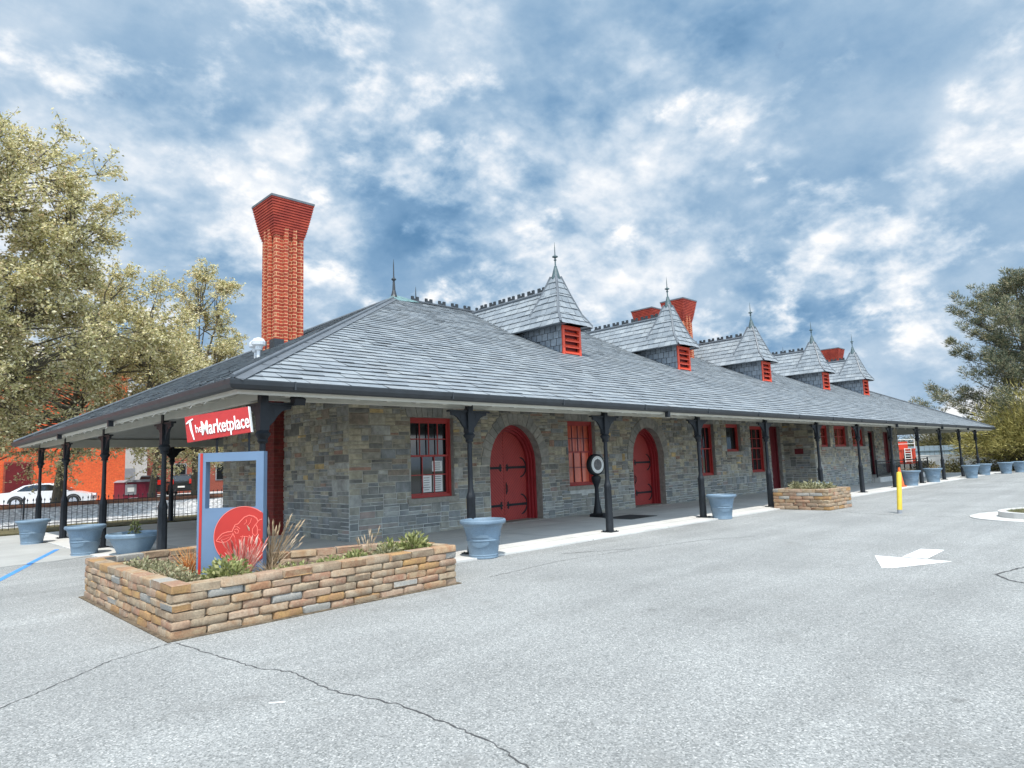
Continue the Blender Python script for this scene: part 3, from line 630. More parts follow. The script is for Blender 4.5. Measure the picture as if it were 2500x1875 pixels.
def roof_side(e0, e1, t0, t1, detail):
    U = (e1-e0).normalized(); mid = t0-e0; V = (mid-U*mid.dot(U)); H = V.length; V.normalize(); n = U.cross(V)
    if detail:
        l0 = (t0-e0).dot(U); r0 = (e1-e0).length; r1 = (t1-e0).dot(U)
        slates(roof, e0, U, V, n, lambda v: l0*v/H, lambda v: r0+(r1-r0)*v/H, H, .245, .345, .030)
roof_side(A0, A1, B0, B1, 1); roof_side(A3, A0, B0, B0, 1); roof_side(A1, A2, B1, B1, 0)
dk = Vector((0, 0, .012))
for q in ((A0, A1, B1, B0), (A3, A0, B0), (A1, A2, B1), (A2, A3, B0, B1)): pass
ro = roof.build('roof', 'slate', st)
deck = MB(); n_ = [p-dk for p in (A0, A1, A2, A3, B0, B1)]
deck.add(n_, [(0, 1, 5, 4), (3, 0, 4), (1, 2, 5), (2, 3, 4, 5)]); deck.build('roof_deck', 'deck', ro)
hips = MB()
for a, b in ((A0, B0), (A3, B0), (A1, B1), (A2, B1), (B0, B1)):
    a, b = a+Vector((0, 0, .05)), b+Vector((0, 0, .05)); d = (b-a).normalized(); s = d.cross(Vector((0, 0, 1))).normalized(); a = a-d*.02
    k = .15 if abs(d.z) > .01 else .13; dr = Vector((0, 0, .055))
    vs = [a-s*k-dr, a, a+s*k-dr, b-s*k-dr, b, b+s*k-dr]
    hips.add(vs, [(0, 1, 4, 3), (1, 2, 5, 4)]); hips.tube([a+Vector((0, 0, .01)), b+Vector((0, 0, .01))], .035, 8)
hips.build('hip_flashing', 'lead', ro)
def crest(mb, p, q, step=.62):      # small castellated ridge ornaments
    p, q = Vector(p), Vector(q); L = (q-p).length; d = (q-p).normalized(); n = int(L/step); s = d.cross(Vector((0, 0, 1)))
    T = Matrix((d, s, Vector((0, 0, 1)))).transposed().to_4x4(); T.translation = p; top = []
    for k in range(n):
        c = step*(k+.5); top += [(c-.16, .02), (c-.16, .17), (c-.06, .17), (c-.06, .09), (c+.05, .09), (c+.05, .17), (c+.16, .17), (c+.16, .02)]
    mb.prism([(0, -.02), (0, .02)]+top+[(L, .02), (L, -.02)], T, -.03, .03)
cr = MB(); crest(cr, (RX0+.6, RY, RZ+.05), (RX1-.3, RY, RZ+.05)); cr.build('ridge_cresting', 'gutter_metal', ro)
def finial_prof(s=1): return [(.14*s, 0), (.10*s, .1*s), (.055*s, .28*s), (.04*s, .55*s), (.035*s, .62*s), (.085*s, .66*s), (.085*s, .69*s), (.03*s, .73*s), (.022*s, .8*s), (.018*s, 1.2*s), (.004*s, 1.42*s)]
for x in (RX0, RX1):
    f = MB(); f.lathe(finial_prof(), 10, (x, RY, RZ+.03)); f.build('finial', 'gutter_metal', ro)
f = MB(); f.lathe([(.02, 0), (.016, .3), (.004, .5)], 8, (RX0+.95, RY, RZ+.1)); f.build('lightning_rod', 'gutter_metal', ro)
f = MB(); f.add([Vector(p) for p in [(RX0-.45, RY-.3, RZ-.16), (RX0+.9, RY-.28, RZ-.06), (RX0+.9, RY, RZ+.07), (RX0-.35, RY, RZ-.1), (RX0, RY, RZ+.16)]], [(0, 1, 4), (1, 2, 4), (0, 4, 3)]); f.build('copper_saddle', 'copper', ro)

# eaves: gutter, cream fascia beam, boarded soffit with rafter tails
def ring_sweep(mb, prof, off=0, sides=(0, 1, 2, 3)):
    cs = [(EX0, EY0, -1, -1), (EX1, EY0, 1, -1), (EX1, EY1, 1, 1), (EX0, EY1, -1, 1)]
    for k in sides:
        a, b = cs[k], cs[(k+1) % 4]; n = len(prof); vs = []
        for c in (a, b):
            for o, z in prof: vs.append((c[0]+c[2]*o, c[1]+c[3]*o, z))
        mb.add(vs, [(i, i+1, n+i+1, n+i) for i in range(n-1)])
gt = MB(); ring_sweep(gt, [(-.02, 3.05), (.085, 3.05), (.085, 3.03), (.075, 2.975), (.045, 2.925), (-.01, 2.905), (-.05, 2.91)])
for k in range(17):
    x = EX0+.9+k*3.05; gt.box(x-.012, x+.012, EY0-.092, EY0-.02, 2.93, 3.055)
gu = gt.build('gutter', 'gutter_metal', st)
bm = MB()
ring_sweep(bm, [(-.06, 2.93), (-.075, 2.90), (-.10, 2.89), (-.115, 2.855)])
for (a, b, c, d) in ((EX0+.62, EX1-.62, .03, .16), (EX0+.62, EX1-.62, EY1-.63, EY1-.51)): bm.box(a, b, c, d, 2.84, 3.12)
for x in (-4.15, 45.4): bm.box(x-.06, x+.06, .162, EY1-.632, 2.84, 3.12)
bm.build('eaves_beam', 'cream', st)
sf = MB(); o = .14; e = .08
P4 = [Vector((EX0+e, EY0+e, EZ-o)), Vector((EX1-e, EY0+e, EZ-o)), Vector((EX1-e, EY1-e, EZ-o)), Vector((EX0+e, EY1-e, EZ-o))]
n_ = P4+[B0-Vector((0, 0, .2)), B1-Vector((0, 0, .2))]
sf.add(n_, [(0, 4, 5, 1), (3, 4, 0), (1, 5, 2), (2, 5, 4, 3)]); so_ = sf.build('soffit', 'soffit', st)
rf = MB()
def rafter(p, dirin, slope, mx=2.3):   # curved tail from the eave inwards
    d = Vector(dirin); s = d.cross(Vector((0, 0, 1)))*.04; pts = []
    for t, dn in ((.02, .02), (.10, .10), (.22, .145), (.30, .12), (.38, .16), (.62, .17), (mx, .17)):
        pts.append((t, dn))
    vs = []
    for sg in (-1, 1):
        for t, dn in pts: base = Vector(p)+d*t+Vector((0, 0, slope*t-.142)); vs += [base+s*sg, base+s*sg-Vector((0, 0, dn))]
    n = len(pts)*2; fs = []
    for i in range(len(pts)-1):
        a = 2*i; fs += [(a, a+1, a+3, a+2), (n+a, n+a+2, n+a+3, n+a+1), (a+1, n+a+1, n+a+3, a+3)]
    fs.append((0, n, n+1, 1)); rf.add(vs, fs)
x = EX0+.9
while x < EX1-.5: rafter((x, EY0+e, EZ), (0, 1, 0), SLF, min(2.3, max(.7, min(x-EX0, EX1-x)-.3))); x += .61
y = EY0+.8
while y < EY1-.5: k = min(2.3, max(.7, min(y-EY0, EY1-y)-.3)); rafter((EX0+e, y, EZ), (1, 0, 0), SLH, k); rafter((EX1-e, y, EZ), (-1, 0, 0), SLH, k); y += .61
rf.build('rafter_tails', 'cream', st)
# cast iron canopy posts
def make_post(x, y, dirs):
    s = MB(); ph = R(22.5)
    s.lathe([(.105, .03), (.096, .10), (.088, 1.06), (.094, 1.08), (.094, 1.12), (.082, 1.16), (.066, 1.2)], 8, (0, 0, 0), 0, ph)
    s.lathe([(.068, 1.2), (.058, 1.24), (.051, 1.30), (.046, 2.18)], 14)
    s.box(-.075, .075, -.075, .075, 2.36, 2.78); s.box(-.06, .06, -.07, .06, 2.78, 2.965)
    p = s.build('canopy_post', 'iron', st, smooth=True); p.location = (x, y, 0)
    c = MB(); c.lathe([(.052, 2.16), (.075, 2.18), (.08, 2.2), (.07, 2.22), (.085, 2.25), (.115, 2.29), (.12, 2.31), (.10, 2.33), (.085, 2.36)], 14); c.build('collar', 'iron', p, True)
    for d in dirs:
        b = MB(); T = frame((0, 0, 0), d)
        prof = [(.07, 2.36), (.09, 2.42), (.17, 2.50), (.22, 2.58), (.30, 2.66), (.37, 2.69), (.45, 2.70), (.46, 2.76), (.07, 2.76)]
        b.prism(prof, T, -.025, .025); b.box(.06, .52, -.05, .05, 2.76, 2.795, 0, T); b.tube([T @ Vector((.2, -.03, 2.67)), T @ Vector((.2, .03, 2.67))], .04, 12); b.build('bracket', 'iron', p)
    b = MB(); b.box(-.15, .15, -.15, .15, .031, .05); 
    for a in (-.11, .11):
        for c_ in (-.11, .11): b.lathe([(.018, .05), (.016, .066)], 6, (a, c_, 0))
    b.build('base_plate', 'iron', p)
    return p
SP, SB = 4.32845825, 4.62
px_, py_ = (1, 0, 0), (0, 1, 0)
p0 = make_post(0, 0, (px_, (-1, 0, 0)))
for i in range(1, 11): c_ = copy_tree(p0); c_.location = (i*SP, 0, 0); c_.parent = st
pc = make_post(-4.17, 0, (px_, (0, 1, 0)))
e0 = make_post(-4.17, SB, (py_, (0, -1, 0)))
for y in (9.2, 13.6, 17.5): c_ = copy_tree(e0); c_.location = (-4.17, y, 0); c_.parent = st
for i in range(0, 10): c_ = copy_tree(p0); c_.location = (i*SP, 17.5, 0); c_.parent = st
# downspout stubs and a floodlight under the gutter
for x in (1.95+4.33, 25.2, 33.0, 38.8): d = MB(); d.box(x-.05, x+.05, EY0-.05, EY0+.05, 2.78, 2.94); d.build('gutter_outlet', 'iron', gu)
for y in (5.9, 10.9): d = MB(); d.box(EX0-.05, EX0+.05, y-.05, y+.05, 2.80, 2.94); d.build('gutter_outlet', 'iron', gu)
f = MB(); f.box(-.16, .02, -.10, .05, -.13, -.02, 0, Matrix.Translation((-3.62, -.2, 2.9)) @ Matrix.Rotation(R(20), 4, 'X')); f.box(-3.72, -3.66, -.25, .1, 2.86, 2.93); f.build('floodlight', 'iron', st)
# globe lights along the end eave
f = MB(); P_ = []          # a string of icicle lights looped along the end eave
for k in range(24):
    y = EY0+1.2+k*.66
    for t in (0, .2, .4, .5, .6, .8): P_.append((EX0+.16-.02*math.sin(t*6.28), y+t*.66+.05*math.sin(t*6.28), 2.90-.06*math.sin(t*3.14)*(1+.3*math.sin(k*2.3))))
f.tube(P_, .0075, 4); f.build('light_string', 'white', st)

# chimneys
def chimney(cx, cy, ztop, zbot, label):
    m = MB(); hx, hy = .425, .435; zf = ztop-1.12
    m.box(cx-hx+.03, cx+hx-.03, cy-hy+.03, cy+hy-.03, zbot, zf+.1)
    cw = .13
    for sx in (-1, 1):
        for sy in (-1, 1):
            m.box(cx+sx*hx-(cw if sx > 0 else 0), cx+sx*hx+(0 if sx > 0 else cw), cy+sy*hy-(cw if sy > 0 else 0), cy+sy*hy+(0 if sy > 0 else cw), zbot, zf)
    for t in (-.13, .13):
        for s in (-1, 1):
            m.box(cx+t-.055, cx+t+.055, cy+s*(hy+.03)-.04, cy+s*(hy+.03)+.04, zbot, zf+.35); m.box(cx+s*(hx+.03)-.04, cx+s*(hx+.03)+.04, cy+t-.055, cy+t+.055, zbot, zf+.35)
    n = 14
    for k in range(n):
        t = k/(n-1); g = .02+.20*t**.85; z0 = zf+k*1.04/n; m.box(cx-hx-g, cx+hx+g, cy-hy-g, cy+hy+g, z0+.022, z0+1.04/n, 1); m.box(cx-hx-g+.03, cx+hx+g-.03, cy-hy-g+.03, cy+hy+g-.03, z0-.001, z0+.022, 1)
    c = m.build('chimney', ['chimney_brick', 'flare_brick'], st); c['label'] = label
    m = MB(); m.box(cx-hx-.235, cx+hx+.235, cy-hy-.235, cy+hy+.235, ztop-.08, ztop-.02); m.build('chimney_cap', 'lead', c); return c
ch = chimney(-.075, 8.03, 9.55, 4.6, 'tall flared red brick chimney on the near hip')
f = MB(); f.box(-.545, .40, 7.535, 8.525, 4.9, 5.42); f.build('lead_flashing', 'gutter_metal', ch)
chimney(21.25, 9.75, 9.68, 6.5, 'flared brick chimney behind the second dormer'); chimney(20.6, 7.5, 9.62, 6.0, 'flared brick chimney beside the second spire'); chimney(42.9, 8.2, 9.42, 4.5, 'flared brick chimney at the far end')
m = MB(); m.box(-.5, .35, 7.6, 8.46, .03, 4.8); m.build('chimney_breast', 'breast_brick', st)
m = MB()
for dx, dy in ((0, 0), (.06, .28)):
    p = Vector((-2.3+dx, 4.5+dy, 4.15)); m.lathe([(.04, -.05), (.04, .30), (.075, .32), (.08, .40), (.15, .43), (.155, .50), (.11, .57), (.03, .60)], 14, p)
m.build('roof_vent', 'vent_metal', ro)

# dormers: slate cheeks, red louvre, steep spire with a finial
def make_dormer():
    z0, zl, ze, zr = 0, -.15, 1.0, 2.33     # local heights above z=5.2
    hw = .46; T0 = 5.2
    m = MB(); yb = 3.4
    def zroof(y): return EZ+SLF*(y+4.05-EY0)-T0
    # cheeks: rows of slates on both sides
    for s in (-1, 1):
        nrow = 5; hh = .24
        for r_ in range(nrow):
            za = zl+r_*hh; zb = min(za+hh, ze); u = -.0-rnd.random()*.15*(r_ % 2)
            y = (r_ % 2)*-.12
            while y < yb:
                w = .25; a, b = max(y, 0.0), y+w-.022; y += w
                if zroof(b) > zb: break
                m.add([(s*(hw+.022), a+.003, za), (s*(hw+.022), b, za), (s*(hw+.006), b, zb-.012), (s*(hw+.006), a+.003, zb-.012), (s*hw, a+.003, za), (s*hw, b, za)], [(0, 1, 2, 3), (4, 5, 1, 0)])
        m.add([(s*hw, 0, -.3), (s*hw, 2.4, ze), (s*hw, 0, ze)], [(0, 1, 2)], 1)
    root = m.build('dormer', ['cheek_slate', 'deck'], st)
    # louvre
    l = MB(); l.box(-hw, -hw+.1, -.04, .06, -.10, ze-.02); l.box(hw-.1, hw, -.04, .06, -.10, ze-.02); l.box(-hw+.1, hw-.1, -.04, .06, ze-.14, ze-.02); l.box(-hw+.1, hw-.1, -.05, .06, -.10, .0)
    l.box(-hw+.1, hw-.1, .10, .12, 0, ze-.1, 1)
    for k in range(4):
        z = .09+k*.205; l.add([(x, y, q) for x in (-hw+.1, hw-.1) for y, q in ((-.05, z-.05), (-.05, z-.012), (.09, z+.10), (.09, z+.062))], [(0, 1, 5, 4), (1, 2, 6, 5), (2, 3, 7, 6), (3, 0, 4, 7)])
    l.build('louvre', ['louver_red', 'dark_red'], root)
    # gable roof running back into the main slope
    ro_ = MB(); ew = .80; yf = -.28; back = (zr+T0-EZ)/SLF+EY0-4.05; backe = (ze+T0-EZ)/SLF+EY0-4.05
    for s in (-1, 1):
        E = Vector((s*ew, .62, ze)); RT = Vector((0, .62, zr)); U = Vector((0, 1, 0)); V = (RT-E).normalized(); H = (RT-E).length
        n = Vector((s*(zr-ze), 0, ew)).normalized()
        if s < 0: slates(ro_, E+Vector((0, back-.62+.1, 0)), -U, V, n, lambda v: max(0, (back-backe)*(1-v/H)), lambda v: back-.62+.1, H, .235, .30, .034)
        else: slates(ro_, E, U, V, n, lambda v: 0, lambda v: (backe+(back-backe)*v/H)-.62+.1, H, .235, .30, .034)
        ro_.add([E+Vector((0, 0, -.01)), E+Vector((0, back, -.01)), RT+Vector((0, back, -.01)), RT+Vector((0, 0, -.01))], [(0, 1, 2, 3)], 1)
        ro_.box(s*ew-.03, s*ew+.03, -.24, 2.0, ze-.05, ze, 2); ro_.add([(s*ew, -.25, ze-.02), (s*ew, backe, ze-.02), (s*(hw-.02), backe, ze-.015), (s*(hw-.02), -.25, ze-.015)], [(0, 1, 2, 3)], 2)
    # spire: front hip and two flanks, steeper above
    ax = Vector((0, .55, 2.78)); t = .12
    lv = [(ew, yf, ze, 1.45), (.585, .0, 1.44, 1.28), (.30, .24, 2.16, .96), (.115, .44, 2.78, .68)]
    for (w0, f0, z0_, b0), (w1, f1, z1_, b1) in zip(lv, lv[1:]):
        q0 = [Vector((-w0, f0, z0_)), Vector((w0, f0, z0_)), Vector((w0, b0, z0_)), Vector((-w0, b0, z0_))]; q1 = [Vector((-w1, f1, z1_)), Vector((w1, f1, z1_)), Vector((w1, b1, z1_)), Vector((-w1, b1, z1_))]
        for k in range(4):
            a, b, c, d = q0[k], q0[(k+1) % 4], q1[(k+1) % 4], q1[k]
            ro_.add([a, b, c, d], [(0, 1, 2, 3)], 1)
            if k == 2: continue
            U = (b-a).normalized(); V = (d-a)-U*(d-a).dot(U); H = V.length; n = U.cross(V.normalized()); L0 = (b-a).length; l1 = (d-a).dot(U); r1 = (c-a).dot(U)
            slates(ro_, a, U, V, n, lambda v: l1*v/H, lambda v: L0+(r1-L0)*v/H, H, .225, .28, .034)
        for k in ((0, 1) if z0_ < 1.2 else (0, 1, 2, 3)):
            a, b = q0[k]+Vector((0, 0, .02)), q1[k]+Vector((0, 0, .02)); ro_.tube([a, b], .045, 6, 2)
    ro_.tube([(0, .75, zr+.03), (0, back, zr+.03)], .06, 8, 2)
    ro_.build('dormer_roof', ['slate', 'deck', 'lead'], root)
    cs = MB(); crest(cs, (0, 1.0, zr+.06), (0, back-.1, zr+.06), .5); cs.build('ridge_cresting', 'gutter_metal', root)
    f = MB(); f.lathe([(.17, 2.70), (.165, 2.74), (.12, 2.90), (.07, 3.08), (.05, 3.14), (.055, 3.16), (.028, 3.18), (.024, 3.36), (.05, 3.38), (.05, 3.40), (.025, 3.42), (.03, 3.46), (.10, 3.49), (.10, 3.515), (.03, 3.55), (.018, 3.6), (.014, 3.8), (.003, 4.02)], 10, (0, .55, 0)); f.build('finial', 'weathered_copper', root, True)
    return root
dm = make_dormer(); dm.location = (8.03, 4.05, 5.2)
for x in (14.95, 22.35, 29.75, 36.2): c_ = copy_tree(dm); c_.location = (x, 4.05, 5.2); c_.parent = st

# ramp and railing at the far end
b = MB(); b.slab([(31.5, 2.3), (41.6, 2.3), (41.6, 4.12), (31.5, 4.12)], .031, .3); tag(b.build('ramp', 'concrete'), kind='structure')
rl = empty('railing', (36.4, 2.4, .3), 0, 'black iron railing along the raised landing at the far stone wall', 'railing')
b = MB(); b.box(-5, 5, -.025, .025, .82, .87); b.box(-5, 5, -.02, .02, .70, .725); b.box(-5, 5, -.02, .02, .08, .11); b.build('rail', 'iron', rl)
b = MB(); b.box(-.009, .009, -.009, .009, .09, .72); b0_ = b.build('baluster', 'iron', rl, loc=(-4.88, 0, 0))
for k in range(1, 79): c_ = copy_tree(b0_); c_.parent = rl; c_.location = (-4.88+k*.125, 0, 0)
for x in (-5, -2.5, 0, 2.5, 5): b = MB(); b.box(-.035, .035, -.035, .035, 0, .95); b.build('railing_post', 'iron', rl, loc=(x, 0, 0))

# ------------------------------------------------------------------ stone planters
def rounded_block(mb, T, l, w, h, r):
    vs = []; fs = []
    def jit(): return rnd.uniform(-.0075, .0075)
    prof = [(0, r), (r*.3, r*.3), (r, 0)]
    rings = []
    q = r*.62; zs = [(-h/2, q), (-h/2+q*.3, q*.3), (-h/2+q, 0), (h/2-q, 0), (h/2-q*.3, q*.3), (h/2, q)]
    for z, ins in zs:
        ring = []
        L, W = l/2-ins, w/2-ins
        for cx, cy, a0 in ((L-r, W-r, 0), (-L+r, W-r, 90), (-L+r, -W+r, 180), (L-r, -W+r, 270)):
            for k in range(3): a = R(a0+45*k); ring.append(T @ Vector((cx+r*math.cos(a)+jit(), cy+r*math.sin(a)+jit(), z+jit()*.6)))
        rings.append(ring)
    n = 12
    for rg in rings: vs += rg
    for i in range(5): fs += [(i*n+k, i*n+(k+1) % n, (i+1)*n+(k+1) % n, (i+1)*n+k) for k in range(n)]
    fs += [tuple(reversed(range(n))), tuple(5*n+k for k in range(n))]
    mb.add(vs, fs)
def block_wall(mb, core, poly, courses, ch, thick, bl):
    n = len(poly)
    for c in range(courses):
        z = ch*(c+.5); hh = ch
        for i in range(n):
            a, b = Vector(poly[i]), Vector(poly[(i+1) % n]); d = (b-a); L = d.length; d.normalize(); nn = Vector((-d.y, d.x))
            A, B = (0, L-thick*.92) if c % 2 == 0 else (thick*.92, L)
            k = max(1, round((B-A)/bl)); offs = rnd.uniform(-.06, .06)
            cuts = [A]+[A+(B-A)*j/k+offs*(1 if c % 2 else -1)+rnd.uniform(-.03, .03) for j in range(1, k)]+[B]
            for u0, u1 in zip(cuts, cuts[1:]):
                p = a+d*((u0+u1)/2)+nn*(thick/2)
                T = Matrix.Translation((p.x, p.y, z+rnd.uniform(-.003, .003))) @ Matrix.Rotation(math.atan2(d.y, d.x)+rnd.uniform(-.015, .015), 4, 'Z') @ Matrix.Translation((0, rnd.uniform(-.008, .008), 0))
                rounded_block(mb, T, u1-u0-.005, thick, hh-.001, .031 if c < courses-1 else .019)
def inset_poly(poly, d):
    n = len(poly); out = []
    for i in range(n):
        p0, p1, p2 = Vector(poly[i-1]), Vector(poly[i]), Vector(poly[(i+1) % n]); d1, d2 = (p1-p0).normalized(), (p2-p1).normalized(); n1, n2 = Vector((-d1.y, d1.x)), Vector((-d2.y, d2.x))
        b = (n1+n2); b = b/b.dot(n1) if abs(b.dot(n1)) > 1e-6 else n1; out.append(p1+b*d)
    return [(v.x, v.y) for v in out]
PL = [(-6.14, -2.3), (-2.2, -2.2), (-2.12, -1.0), (-4.26, -.32), (-4.42, 1.78), (-6.12, 1.62)]
pl = empty('stone_planter', (-4.6, -1.4, 0), 0, 'large L-shaped tan block planter wrapped around the corner post', 'planter', 'tan block planters')
m = MB(); block_wall(m, None, [(x+4.6, y+1.4) for x, y in PL], 6, .0925, .2, .36); m.build('block_wall', 'tumbled_block', pl, True)
m = MB(); m.slab(inset_poly([(x+4.6, y+1.4) for x, y in PL], .05), .03, .40); m.build('soil', 'soil', pl)
m = MB(); 
for q in (inset_poly(PL, -.05),): m.slab(q, -.02, .012)
tag(m.build('dirt_apron', 'soil'), kind='structure')
PL2 = [(12.3, -2.12), (13.98, -2.18), (14.1, -.4), (12.4, -.35)]
pl2 = empty('stone_planter', (13.1, -1.3, 0), 0, 'small square tan block planter at the kerb by the fifth post', 'planter', 'tan block planters')
m = MB(); block_wall(m, None, [(x-13.1, y+1.3) for x, y in PL2], 6, .105, .2, .36); m.build('block_wall', 'tumbled_block', pl2, True)
m = MB(); m.slab(inset_poly([(x-13.1, y+1.3) for x, y in PL2], .05), .03, .54); m.build('soil', 'soil', pl2)

# plants
def leaf(mb, p, d, l, w):
    d = d.normalized(); s = d.cross(scatter_dir()); s = s.normalized()*w/2 if s.length > 1e-4 else Vector((w/2, 0, 0)); dr = Vector((0, 0, -l*.15))
    mb.add([p, p+d*l*.45+s, p+d*l+dr, p+d*l*.45-s], [(0, 1, 2, 3)])
def shrub(x, y, z, r, h, n, mat, label, ll=.07, lw=.028, group='low shrubs in the large block planter', cat='shrub', sx=1.):
    o = empty('planter_shrub', (x, y, z), 0, label, cat, group); m = MB(); s = MB()
    for k in range(14):
        d = scatter_dir(); d.z = abs(d.z)+.4; d.normalize(); s.tube([(0, 0, -.02), (d.x*r*.5*sx, d.y*r*.5, h*.45*d.z), (d.x*r*.9*sx, d.y*r*.9, h*.85*d.z)], [.006, .005, .003], 4)
    s.build('stems', 'bark', o)
    for k in range(n):
        d = scatter_dir(); d.z = abs(d.z); q = rnd.random()**.4*rnd.uniform(.8, 1.1)
        p = Vector((d.x*r*q*sx, d.y*r*q, d.z*h*q+.01)); leaf(m, p, d+scatter_dir()*.8+Vector((0, 0, .4)), ll*rnd.uniform(.6, 1.3), lw*rnd.uniform(.7, 1.3))
    m.build('foliage', mat, o); return o
shrub(-5.42, -1.92, .40, .30, .33, 900, 'green_leaf', 'round yellow green leafy bush in the front planter corner', .075, .035)
shrub(-5.75, -1.30, .40, .28, .17, 420, 'grey_leaf', 'low grey leafed mat along the left planter wall', .06, .025)
shrub(-5.7, -.70, .40, .28, .17, 420, 'grey_leaf', 'grey leafed clump behind the round green bush, left side', .06, .025)
shrub(-5.55, -.05, .40, .32, .16, 420, 'grey_leaf', 'sparse grey clump at the back of the left planter arm', .06, .025)
shrub(-4.55, -1.80, .40, .30, .14, 380, 'green_leaf', 'flat green ground plant before the blue sign, right edge', .06, .028)
shrub(-4.0, -1.72, .40, .24, .15, 300, 'green_leaf', 'small green plant just right of the blue sign', .06, .028)
shrub(-3.55, -1.62, .40, .22, .17, 320, 'green_leaf', 'dark little green plant midway along the front planter arm', .07, .028)
shrub(-3.05, -1.62, .40, .24, .2, 380, 'grey_leaf', 'silvery clump left of the tallest green bush', .07, .026)
shrub(-2.62, -1.72, .40, .24, .34, 700, 'green_leaf', 'upright green bush near the right end of the large planter', .09, .03)
shrub(-2.85, -1.45, .40, .22, .22, 400, 'green_leaf', 'spreading green bush behind the upright one, right end', .08, .03)
def stalks(x, y, z, n, h, spread, mat, label, group, w=.006, tip=None):
    o = empty('ornamental_grass', (x, y, z), 0, label, 'ornamental grass', group); m = MB()
    for k in range(n):
        a = rnd.uniform(0, 6.283); q = rnd.random()**.6*spread; hh = h*rnd.uniform(.45, 1.05); b = Vector((rnd.uniform(-.06, .06), rnd.uniform(-.06, .06), 0))
        t = b+Vector((math.cos(a)*q, math.sin(a)*q, hh)); md = (b+t)/2+Vector((0, 0, hh*.08))
        m.tube([b, md, t], [w, w*.8, w*.4], 3)
        if tip and rnd.random() < tip: m.tube([t-Vector((0, 0, .02)), t+(t-md).normalized()*.05, t+(t-md).normalized()*.11], [w*.6, w*2.2, w*.3], 4)
    m.build('stalks', mat, o); return o
stalks(-5.05, -1.45, .4, 120, .42, .24, 'red_stalk', 'pink and red stalk tuft in front of the red disc', 'dry ornamental grasses in the large planter', .005, .4)
stalks(-4.45, -.95, .4, 64, .62, .40, 'dry_stalk', 'tall tan seed stalks to the right of the blue sign', 'dry ornamental grasses in the large planter', .0055, .7)
stalks(-5.3, -.35, .4, 80, .34, .26, 'orange_grass', 'orange dry grass tuft left of the blue sign', 'dry ornamental grasses in the large planter', .006)
stalks(-5.3, -1.75, .4, 40, .22, .3, 'dry_stalk', 'short straw tuft at the foot of the round green bush', 'dry ornamental grasses in the large planter', .004)
stalks(-4.75, -1.55, .4, 90, .2, .3, 'dry_stalk', 'short straw tuft below the red disc', 'dry ornamental grasses in the large planter', .004)
stalks(-3.2, -1.4, .4, 12, .42, .12, 'dry_stalk', 'thin bare seed stems between the low right hand plants', 'dry ornamental grasses in the large planter', .005, .8)
shrub(-5.15, -2.0, .40, .22, .12, 220, 'grey_leaf', 'tiny grey tuft just right of the round green bush', .05, .022)
shrub(-4.85, -1.98, .40, .2, .11, 200, 'grey_leaf', 'flat grey tuft at the front wall below the red disc', .05, .022)
shrub(-5.6, .75, .40, .34, .14, 360, 'grey_leaf', 'flat grey plant at the far end of the left planter arm', .06, .025)
stalks(-5.75, -1.0, .4, 50, .2, .3, 'dry_stalk', 'short straw tuft among the grey mats on the left', 'dry ornamental grasses in the large planter', .004)
stalks(-3.75, -1.35, .4, 60, .16, .35, 'dry_stalk', 'very short straw tuft midway along the right planter arm', 'dry ornamental grasses in the large planter', .004)
stalks(-2.75, -1.85, .4, 40, .15, .25, 'dry_stalk', 'short straw tuft at the foot of the upright bush', 'dry ornamental grasses in the large planter', .004)
for k, (x, y) in enumerate(((12.75, -1.5), (13.3, -1.6), (13.0, -.9), (13.55, -1.0))):
    shrub(x, y, .54, .34, .24, 260, 'grey_leaf', ['pale leafy clump at the near corner of the small square planter', 'pale leafy clump at the outer side of the small square planter', 'pale leafy clump at the wall side of the small square planter', 'pale leafy clump at the far corner of the small square planter'][k], .13, .045, 'plants in the small block planter')

# ------------------------------------------------------------------ market sign
sg = empty('market_sign', (-4.98, -.85, 0), 0, 'blue portal sign with red cow disc and tilted red board above', 'sign')
UX = Vector((.712, -.702, 0)).normalized(); ST = frame(Vector((-5.298+4.98, -.543+.85, 0)), UX); FWID = .888; HB = 2.005; th = .13
m = MB(); m.box(0, .105, 0, th, .3, HB, 0, ST); m.box(.785, FWID, 0, th, .3, HB, 0, ST); m.box(.105, .785, 0, th, 1.885, HB, 0, ST); m.box(.105, .785, 0, th, .3, 1.262, 0, ST); m.build('sign_frame', 'sign_blue', sg)
m = MB(); m.box(.03, .065, -.006, .002, .3, HB-.004, 0, ST); m.build('stripe', 'sign_red', sg)
dc, dz, dr = .625, .885, .392
pts = [(dc+dr*math.cos(R(a)), dz+dr*math.sin(R(a))) for a in range(0, 360, 4)]; pts = [(min(x, FWID-.002), max(.42, z)) for x, z in pts]
m = MB(); m.prism(pts, ST, -.008, .002); ds = m.build('disc', 'sign_red', sg)
m = MB()
def L_(pts, w=.008): m.ribbon([(min(FWID-.008, .268+(a-.16)*.805), .832+(b-.44)*.79) for a, b in pts], w, ST, -.0085, .003)
L_([(.16, .44), (.20, .50), (.26, .56), (.34, .585), (.42, .59), (.45, .66), (.47, .70), (.52, .715), (.56, .76), (.62, .82), (.70, .85), (.78, .83), (.83, .79), (.85, .74)], .011)
L_([(.16, .44), (.24, .415), (.32, .42), (.38, .46), (.42, .52), (.44, .57)], .009)
L_([(.20, .46), (.28, .52), (.36, .53), (.41, .55)], .005); L_([(.24, .45), (.31, .47), (.38, .5)], .005)
L_([(.46, .62), (.50, .63), (.53, .60), (.52, .56), (.48, .56), (.46, .60)], .008); L_([(.45, .66), (.50, .67), (.55, .63)], .006)
L_([(.44, .55), (.47, .48), (.49, .40), (.52, .30), (.53, .22)], .009); L_([(.60, .52), (.58, .44), (.55, .36), (.56, .26)], .008)
